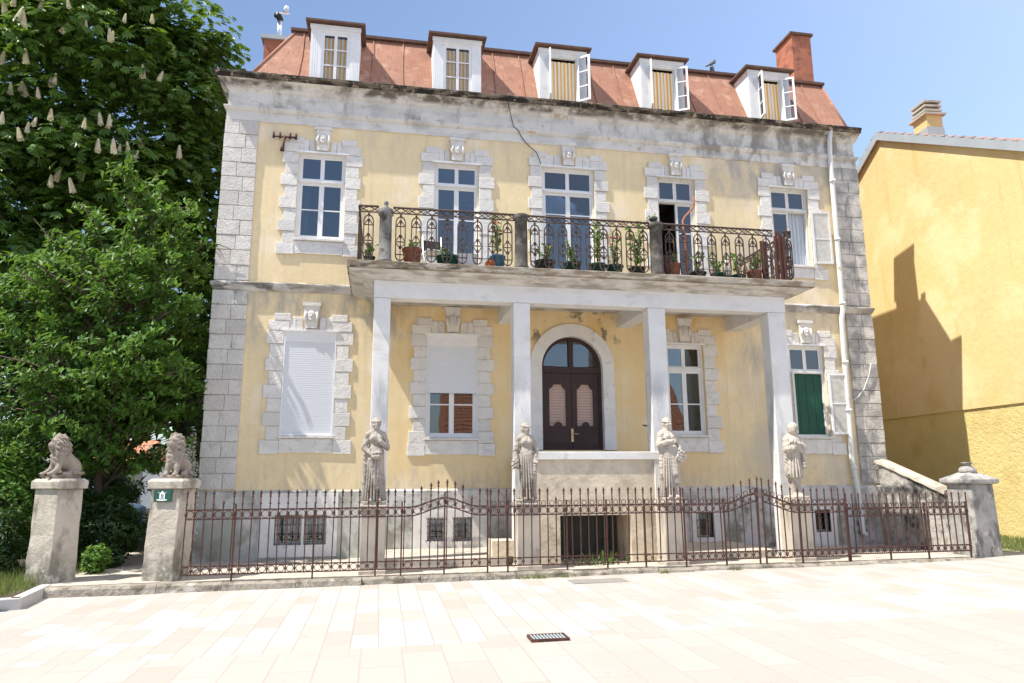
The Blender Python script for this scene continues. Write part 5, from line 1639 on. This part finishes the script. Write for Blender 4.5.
# ================================================================== TREES AND PLANTS AT THE LEFT
KITE = np.array([(0, -.5, 0), (.26, .0, -.05), (0, .5, -.10), (-.26, .0, -.05), (0, 0, .03)])
def palmate():
    V, F = [], []
    for k, a in enumerate(np.radians([-78, -50, -25, 0, 25, 50, 78])):
        L = (.55, .75, .92, 1.0, .92, .75, .55)[k]
        w = .17 * L
        d = np.array([math.sin(a), math.cos(a)]); n = np.array([d[1], -d[0]])
        n0 = len(V)
        V += [(0, 0, 0), (*(d * .62 * L + n * w), -.05 * L), (*(d * L), -.26 * L), (*(d * .62 * L - n * w), -.05 * L)]
        F.append((n0, n0 + 1, n0 + 2, n0 + 3))
    V = np.array(V, float); V[:, 1] -= .25
    return V, np.array(F)
PAL_V, PAL_F = palmate()
LEAF_V = np.array([(0, -.5, 0), (.21, -.1, .02), (0, .5, -.16), (-.21, -.1, .02)]); LEAF_F = np.array([[0, 1, 2, 3]])

def clump_points(cs, rs, per, shell=.55, up=.35):
    P, N = [], []
    for c, r in zip(cs, rs):
        n = int(per * r * r)
        d = RNG.normal(size=(n, 3)); d[:, 2] += up; d /= np.linalg.norm(d, axis=1, keepdims=True)
        rad = r * (shell + (1 - shell) * RNG.random(n) ** .6)
        q = d * rad[:, None] * np.array([1, 1, .72])
        P.append(c + q); N.append(d * .55 + np.array([0, 0, .75]) + RNG.normal(size=(n, 3)) * .28)
    return np.concatenate(P), np.concatenate(N)

def limbs(b, base, targets, r0, fork=.45):
    base = Vector(base)
    for t in targets:
        t = Vector(t)
        m = base.lerp(t, .5) + Vector((random.uniform(-.3, .3), random.uniform(-.3, .3), -.25))
        b.tube([base, base.lerp(m, .5) + Vector((0, 0, .1)), m, m.lerp(t, .6), t], [r0, r0 * .8, r0 * .55, r0 * .35, r0 * .15], 7)

# horse chestnut
CX, CY = -11.0, 5.6
tree = thing('chestnut_tree', 'tall flowering horse chestnut with cream blossom candles, behind the smaller bright tree', 'tree', (CX, CY, 0))
cs, rs = [], []
g = np.random.default_rng(5)
while len(cs) < 300:
    d = g.normal(size=3); d[1] = -abs(d[1]) * 1.0 if g.random() < .8 else d[1]
    d /= np.linalg.norm(d)
    k = g.uniform(.62, 1.0) if len(cs) < 225 else g.uniform(.2, .7)
    c = np.array([d[0] * 5.3, d[1] * 3.6, 11.2 + d[2] * 7.4]) * 1.0
    c = np.array([c[0] * k, c[1] * k, 11.4 + (c[2] - 11.4) * k])
    if c[2] < 3.0: continue
    cs.append(c); rs.append(g.uniform(.75, 1.2))
for _ in range(70):      # the right flank, towards the villa
    cs.append(np.array([g.uniform(2.2, 4.9), g.uniform(-1.5, 3.0), g.uniform(4.5, 14.5)])); rs.append(g.uniform(.7, 1.1))
cs, rs = np.array(cs), np.array(rs)
P, N = clump_points(cs, rs, 92, .66, .55)
N[:, 1] -= .25
V, F = scatter(PAL_V, PAL_F, P, N, RNG.uniform(.18, .31, len(P)))
tb = MB()
tb.tube([(0, 0, -.3), (.05, 0, 1.2), (.0, .05, 3.2), (.1, 0, 6), (0, 0, 9.5), (.1, 0, 13)], [.55, .42, .36, .30, .22, .10], 12)
for k in range(16):
    limbs(tb, (0, 0, random.uniform(3, 10)), [cs[random.randrange(len(cs))]], .13)
tb.build('trunk', M['bark'], tree)
np_mesh('crown', V, F, M['leaf_chestnut'], tree)
# blossom candles on the outer clumps facing the square
fl = MB()
fl.tube([(0, 0, -.05), (0, 0, .30)], [.012, .006], 4)
for k in range(90):
    t = (k + .5) / 90
    r = .055 * (1 - t) ** .7 + .012
    a = k * 2.4
    p = Vector((r * math.cos(a), r * math.sin(a), t * .36))
    s = .034 * (1.15 - .5 * t)
    n = Vector((math.cos(a), math.sin(a), .6)).normalized(); u = n.orthogonal().normalized(); w_ = n.cross(u)
    fl.add([p - u * s, p - w_ * s + n * .01, p + u * s, p + w_ * s + n * .01], [(0, 1, 2, 3)], False)
fme = fl.build('blossom_candle', M['petal'], tree)
order = sorted(range(len(cs)), key=lambda i: cs[i][1])
cnt = 0
for i in order:
    c, r = cs[i], rs[i]
    if cnt >= 92: break
    if c[2] > 16.2 or c[0] < -1.8 or c[1] > 1.2 or (c[2] < 7.5 and random.random() < .7): continue
    for q in range(random.choice((1, 2, 2))):
        if cnt >= 92: break
        a = random.uniform(-2.5, -.6)
        p = (c[0] + math.cos(a) * r * .95, c[1] + math.sin(a) * r * .95, c[2] + r * random.uniform(.1, .45))
        o = fme if cnt == 0 else link_copy(fme, tree)
        o.location = p; o.rotation_euler = (random.uniform(-.2, .3), random.uniform(-.3, .3), random.uniform(0, 6))
        sc = random.uniform(.62, .98); o.scale = (sc, sc, sc)
        cnt += 1

# smaller bright tree in front (drooping leaves along arching twigs)
TX, TY = -7.05, -.05
tree2 = thing('cherry_tree', 'smaller bright green tree with drooping leaves between the gate pillars and the villa corner', 'tree', (TX, TY, 0))
tb = MB()
tb.tube([(0, 0, -.1), (.03, .02, .8), (-.02, 0, 1.6), (.05, 0, 2.4), (.10, .05, 3.6), (.25, 0, 5.0), (.4, 0, 6.6)], [.10, .085, .08, .075, .062, .045, .02], 9)
P, N = [], []
g = np.random.default_rng(9)
def shoot(a, e, droop, dens):
    """one leafy twig from a to e"""
    a, e = np.array(a), np.array(e)
    m = (a + e) / 2 + np.array([0, 0, droop])
    L = np.linalg.norm(e - a)
    n = int(L * dens * .68)
    t = g.random(n) ** .8
    q = ((1 - t) ** 2)[:, None] * a + (2 * t * (1 - t))[:, None] * m + (t ** 2)[:, None] * e
    q = q + g.normal(size=(n, 3)) * np.array([.065, .065, .05]) + np.array([0, 0, -.03])
    P.append(q)
    N.append(g.normal(size=(n, 3)) * .42 + np.array([-.25, -.35, .75]))
    tb.tube([tuple(a), tuple(a * .25 + m * .5 + e * .25), tuple(e)], [.018, .012, .004], 4)
n_br = 0
for k in range(78):
    z0 = g.uniform(1.9, 5.8) if k < 73 else g.uniform(1.7, 2.3)
    ang = g.uniform(0, 2 * math.pi)
    hz = np.interp(z0, [1.9, 3.2, 4.5, 5.8], [1.5, 2.2, 2.0, 1.3]) * g.uniform(.6, 1.1)
    lf = 1.35 if math.cos(ang) < 0 else .80
    e = np.array([min(1.55, math.cos(ang) * hz * lf), math.sin(ang) * hz * .75, z0 + g.uniform(.1, 1.5)])
    s = np.array([.1, 0, z0 - .3])
    tb.tube([tuple(s), tuple((s + e) / 2 + np.array([0, 0, .15])), tuple(e)], [.035, .024, .008], 5)
    for j in range(9):
        t = g.uniform(.25, 1.0)
        a = s + (e - s) * t + np.array([0, 0, .15 * 4 * t * (1 - t)])
        dd = g.normal(size=3) * np.array([.55, .55, .32]) + (e - s) / np.linalg.norm(e - s) * .25
        q = a + dd; q[0] = min(q[0], 1.85)
        shoot(a, q, .12, 62)
for (a, e) in (((.3, 0, 5.6), (.1, -.3, 8.2)), ((.3, 0, 5.4), (.75, -.2, 7.7)), ((.2, 0, 5.2), (1.35, -.2, 7.55)), ((.2, 0, 5.0), (-.75, -.3, 7.3)), ((.2, 0, 5.0), (1.75, -.1, 6.7)), ((.1, 0, 4.5), (-1.6, -.4, 6.9)), ((.2, .0, 5.0), (.45, -.4, 7.9))):
    a, e = np.array(a), np.array(e)
    tb.tube([tuple(a), tuple((a + e) / 2 + np.array([0, 0, .2])), tuple(e)], [.035, .02, .006], 5)
    for j in range(11):
        t = g.uniform(.3, 1.0); q = a + (e - a) * t + np.array([0, 0, .2 * 4 * t * (1 - t)])
        shoot(q, q + g.normal(size=3) * np.array([.28, .28, .2]), .06, 70)
P, N = np.concatenate(P), np.concatenate(N)
k = (P[:, 0] < 1.92) & (P[:, 2] > 1.75)
P, N = P[k], N[k]
V, F = scatter(LEAF_V, LEAF_F, P, N, RNG.uniform(.13, .215, len(P)), spin=RNG.normal(np.pi, .8, len(P)))
tb.build('trunk', M['bark'], tree2)
np_mesh('crown', V, F, M['leaf_cherry'], tree2)

def bush(name, label, cat, loc, rad, mat, n, size, group=None, stem=True, shell=.5, up=.3):
    root = thing(name, label, cat, loc, 0, group)
    rx, ry, rz_ = rad
    d = RNG.normal(size=(n, 3)); d /= np.linalg.norm(d, axis=1, keepdims=True)
    k = shell + (1 - shell) * RNG.random(n) ** .6
    lump = 1 + .16 * np.sin(d[:, 0] * 7 + loc[0]) + .14 * np.sin(d[:, 2] * 9 + loc[1] * 3 + d[:, 1] * 4)
    P = d * (k * lump)[:, None] * np.array([rx, ry, rz_]) + np.array([0, 0, rz_ * .96])
    P[:, 2] = np.maximum(P[:, 2], .03)
    N = d * .6 + np.array([0, 0, .6]) + RNG.normal(size=(n, 3)) * .35
    V, F = scatter(LEAF_V, LEAF_F, P, N, RNG.uniform(.7, 1.25, n) * size)
    np_mesh('foliage', V, F, mat, root)
    st = MB()
    for q in range(7):
        a = q * .9
        st.tube([(math.cos(a) * rx * .1, math.sin(a) * ry * .1, -.05), (math.cos(a) * rx * .3, math.sin(a) * ry * .3, rz_ * .7), (math.cos(a) * rx * .6, math.sin(a) * ry * .6, rz_ * 1.5)], [.03, .02, .006], 5)
    st.build('stems', M['bark'], root)
    return root
gb = 'garden bushes at the left'
bush('bush', 'dark bush filling the garden gate in front of the small tree trunk', 'bush', (-6.75, -.50, 0), (.85, .45, .74), M['leaf_dark'], 4600, .12, gb)
bush('bush', 'dark bush behind the bare lion pillar, right at its flank', 'bush', (-7.75, .9, 0), (.95, .8, .80), M['leaf_dark'], 5200, .12, gb)
bush('bush', 'tall leafy bush at the left edge beside the bare lion pillar', 'bush', (-8.55, -.6, 0), (.85, .8, 1.30), M['leaf_cherry'], 5200, .13, gb)
bush('bush', 'dark low bush at the left picture edge in front of the taller bush', 'bush', (-8.25, -1.55, 0), (.70, .55, .62), M['leaf_dark'], 3200, .11, gb)
bush('bush', 'small light leafed bush growing at the inner foot of the bare lion pillar', 'bush', (-6.50, -1.35, 0), (.22, .30, .26), M['leaf_cherry'], 900, .10, gb)
bush('bush', 'high dark thicket behind the small tree, left of the garden path', 'bush', (-10.8, 2.9, 0), (2.6, 1.5, 3.0), M['leaf_dark'], 17000, .17, gb)
bush('bush', 'dark laurel against the side of the villa behind the plaque pillar', 'bush', (-5.75, 3.6, 0), (.55, .9, 1.35), M['leaf_dark'], 4200, .14, gb)
bush('bush', 'dense dark bushes far behind the gate, beside the small far house', 'bush', (-12.6, 14.5, 0), (2.0, 1.2, 1.15), M['leaf_dark'], 9000, .2, gb)
bush('bush', 'dark bush at the far end of the garden behind the plaque pillar', 'bush', (-8.3, 13.0, 0), (1.5, 1.0, 1.2), M['leaf_dark'], 7000, .2, gb)
bush('flowering_bush', 'pale flowering bush between the plaque pillar lion and the villa corner', 'bush', (-5.24, -.62, 0), (.19, .28, 1.24), M['petal_grey'], 2200, .070, None)
g2 = []
for (cx_, cy_, r) in ((-8.6, 11.5, 3.0), (-12.0, 11.5, 4.6), (-16.5, 13, 4.2), (-22, 10, 5), (-9.5, 17, 4.0), (-15, 20, 5.5), (-27, 16, 6)):
    g2.append((cx_, cy_, r))
for i, ((cx_, cy_, r), lb) in enumerate(zip(g2, ('dark tree between the chestnut and the villa side', 'tall dark tree directly behind the chestnut crown', 'broad dark tree behind the chestnut', 'dark tree beyond the left picture edge', 'dark tree behind the villa side, above the white far house', 'tallest dark tree in the back of the garden', 'far dark tree left of all others'))):
    t = thing('background_tree', lb, 'tree', (cx_, cy_, 0), 0, 'dark trees behind the garden')
    cs2 = []; rs2 = []
    while len(cs2) < 40:
        d = g.normal(size=3); d /= np.linalg.norm(d); k = g.uniform(.3, 1)
        cs2.append(np.array([d[0] * r * k, d[1] * r * k, (4.0 if cx_ != -8.6 else 2.2) + r + d[2] * r * 1.1 * k])); rs2.append(g.uniform(.9, 1.6))
    P, N = clump_points(np.array(cs2), np.array(rs2), 26)
    V, F = scatter(LEAF_V, LEAF_F, P, N, RNG.uniform(.35, .6, len(P)))
    np_mesh('crown', V, F, M['leaf_dark'], t)
    tb = MB(); tb.tube([(0, 0, -1), (.1, 0, 2.5), (0, 0, 5 + r)], [.35, .28, .12], 9); limbs(tb, (0, 0, 3.5), [tuple(c) for c in cs2[:6]], .14)
    tb.build('trunk', M['bark'], t)

# glimpses beyond the garden
fh = thing('far_house', 'small far white house with red roof glimpsed under the trees between the gate pillars', 'house', (-15.2, 25, -.5))
b = MB(); wall_grid(b, -.9, 1.3, 0, 3.0, 0, [(-.6, -.1, .9, 2.2), (.5, 1.0, 0, 2.2)], .3)
b.box(-.9, 1.3, .3, 4, 0, 3.0); b.build('wall', M['far_white'], fh)
b = MB(); b.add([(-1.1, -.4, 2.95), (1.5, -.4, 2.95), (1.5, 2, 4.2), (-1.1, 2, 4.2), (-1.1, 4.4, 2.95), (1.5, 4.4, 2.95)], [(0, 1, 2, 3), (3, 2, 5, 4), (0, 3, 4), (1, 5, 2)], False); b.build('roof', M['tiles'], fh)
b = MB(); b.box(-.6, -.1, .1, .14, .9, 2.2); b.build('window', M['black_metal'], fh)

car = thing('parked_car', 'pale blue parked car half hidden by the dark bushes behind the gate', 'car', (-10.6, 7.6, 0), R(8))
b = MB(); b.prism([(-2.0, .30), (2.0, .30), (2.05, .75), (1.85, .86), (1.05, .95), (.55, 1.40), (-.9, 1.44), (-1.75, 1.0), (-2.05, .85)], -.80, .80)
b.build('body', M['car_paint'], car, bevel=.05)
for s in (-1, 1):
    b = MB(); b.prism([(.90, .97), (.50, 1.34), (-.10, 1.36), (-.10, .97)], s * .803 - .004, s * .803 + .004); b.prism([(-.18, .97), (-.18, 1.36), (-.85, 1.36), (-1.4, 1.02)], s * .803 - .004, s * .803 + .004); b.build('side_window', M['black_metal'], car)
for x in (-1.28, 1.28):
    for s in (-1, 1):
        b = MB(); b.tube([(x, s * .82, .31), (x, s * .62, .31)], .31, 18); wv = b.build('wheel', M['tyre'], car)
        b = MB(); b.tube([(x, s * .835, .31), (x, s * .80, .31)], .19, 14); b.build('rim', M['zinc'], wv)
b = MB(); b.box(-2.08, -2.0, -.72, -.42, .62, .82); b.build('tail_light', M['red_light'], car)
b = MB(); b.box(-2.08, -2.0, .42, .72, .62, .82); b.build('tail_light', M['red_light'], car)

# white kerb stones of the garden bed
for (p, q, lb) in (((-6.66, -2.70), (-6.50, -4.06), 'pale kerb stone running from the bare lion pillar towards the square'), ((-6.50, -4.07), (-8.6, -4.75), 'pale kerb stone at the left picture edge, turned along the square')):
    p, q = Vector((*p, 0)), Vector((*q, 0)); d = (q - p).normalized(); n = Vector((d.y, -d.x, 0))
    b = MB(); L = (q - p).length
    b.box(0, L, -.16, 0, -.3, .012)
    o = b.build('kerb_stone', M['kerb_white'], loc=(p.x, p.y, 0), rot=(0, 0, math.atan2(d.y, d.x)), bevel=.015)
    tag(o, lb, 'kerb stone', 'pale kerb stones of the garden bed')

# grass
def grass(name, label, n, fx, hgt, mat, kind=None, w=.012):
    T = np.array([(-.5, 0, 0), (.5, 0, 0), (.12, 0, 1.0), (-.12, 0, 1.0)]); 
    P = np.array([fx() for _ in range(n)])
    a = RNG.uniform(0, 6.28, n); h_ = RNG.uniform(.4, 1.1, n) * hgt
    lx, ly = RNG.normal(size=n) * .35 * h_, RNG.normal(size=n) * .35 * h_
    dx, dy = np.cos(a) * w / 2, np.sin(a) * w / 2
    V = np.stack([np.stack([P[:, 0] - dx, P[:, 1] - dy, P[:, 2]], 1), np.stack([P[:, 0] + dx, P[:, 1] + dy, P[:, 2]], 1),
                  np.stack([P[:, 0] + dx * .3 + lx, P[:, 1] + dy * .3 + ly, P[:, 2] + h_], 1), np.stack([P[:, 0] - dx * .3 + lx, P[:, 1] - dy * .3 + ly, P[:, 2] + h_], 1)], 1)
    F = np.arange(n * 4).reshape(n, 4)
    o = np_mesh(name, V.reshape(-1, 3), F, mat)
    return tag(o, label, 'grass', kind=kind)
def left_bed():
    while True:
        x, y = random.uniform(-10.5, -6.75), random.uniform(-4.5, -.5)
        if y > -4.02 + (x + 6.5) * .32 * -1 * -1 - .1 and not (x > -7.2 and y < -1.8 and x > -6.9): return (x, y, -.03)
grass('grass', 'short grass on the garden bed beside the bare lion pillar', 9000, left_bed, .22, M['grass'], 'stuff')
def right_bank():
    while True:
        y = random.uniform(-3.2, 5.0); x = random.uniform(11.5, 13.9)
        if x > 13.78 + .086 * (y - .5): continue
        if x < 12.3 + .30 * (y + 1.2): continue
        return (x, y, .0 + max(0, (x - 12.6) * .10))
grass('grass', 'rough grass along the foot of the ochre house', 6000, right_bank, .10, M['grass'], 'stuff')
for (x0, w_, nn, lb) in ((1.15, .42, 90, 'clump of dry weeds at the kerb below the hatch'), (1.72, .30, 40, 'small green weeds beside the grey cover at the kerb'), (3.55, .16, 24, 'tiny weed tuft at the kerb below the wreath statue'), (4.95, .12, 22, 'tiny weed tuft at the kerb below the double gate')):
    o = grass('weed_tuft', lb, nn, lambda: (random.gauss(0, w_ / 2.4), random.uniform(-.05, .03), 0), .085, M['grass'], None, .012)
    o.location = (x0, -3.16, pav_z(x0)); o['category'] = 'weeds'; o['kind'] = 'stuff'; o['group'] = 'weeds along the kerb'
o = grass('weed_tuft', 'green plants growing at the bottom of the dark hatch behind the fence', 50, lambda: (random.gauss(0, .35), random.uniform(-.1, .1), 0), .24, M['leaf_pot'], None, .035)
o.location = (2.55, -2.30, 0); o['category'] = 'weeds'; o['kind'] = 'stuff'; o['group'] = 'weeds along the kerb'

# drain grate and grey cover in the paving
gx, gy = .36, -7.55
gr = thing('drain_grate', 'rusty iron drain grate set in the pale paving', 'drain grate', (gx, gy, pav_z(gx) + .004))
b = MB(); frame_rect_pts = ((-.27, .27, -.17, -.14), (-.27, .27, .14, .17), (-.27, -.24, -.14, .14), (.24, .27, -.14, .14))
for (a, c, e, f) in frame_rect_pts: b.box(a, c, e, f, -.03, .012)
b.build('rim', M['iron'], gr)
b = MB()
for k in range(10): b.box(-.232 + k * .048, -.232 + k * .048 + .020, -.14, .14, -.03, .010)
b.build('bars', M['fascia'], gr)
b = MB(); b.box(-.24, .24, -.14, .14, -.006, -.002); b.build('shaft_opening', M['black_metal'], gr)
gr.scale = (.80, .80, 1)
b = MB(); b.box(-.48, .48, -.22, .22, -.02, .006)
o = b.build('access_cover', M['manhole'], loc=(2.14, -3.72, pav_z(2.14)))
tag(o, 'flat grey rectangular access cover in the paving in front of the hatch', 'manhole cover')
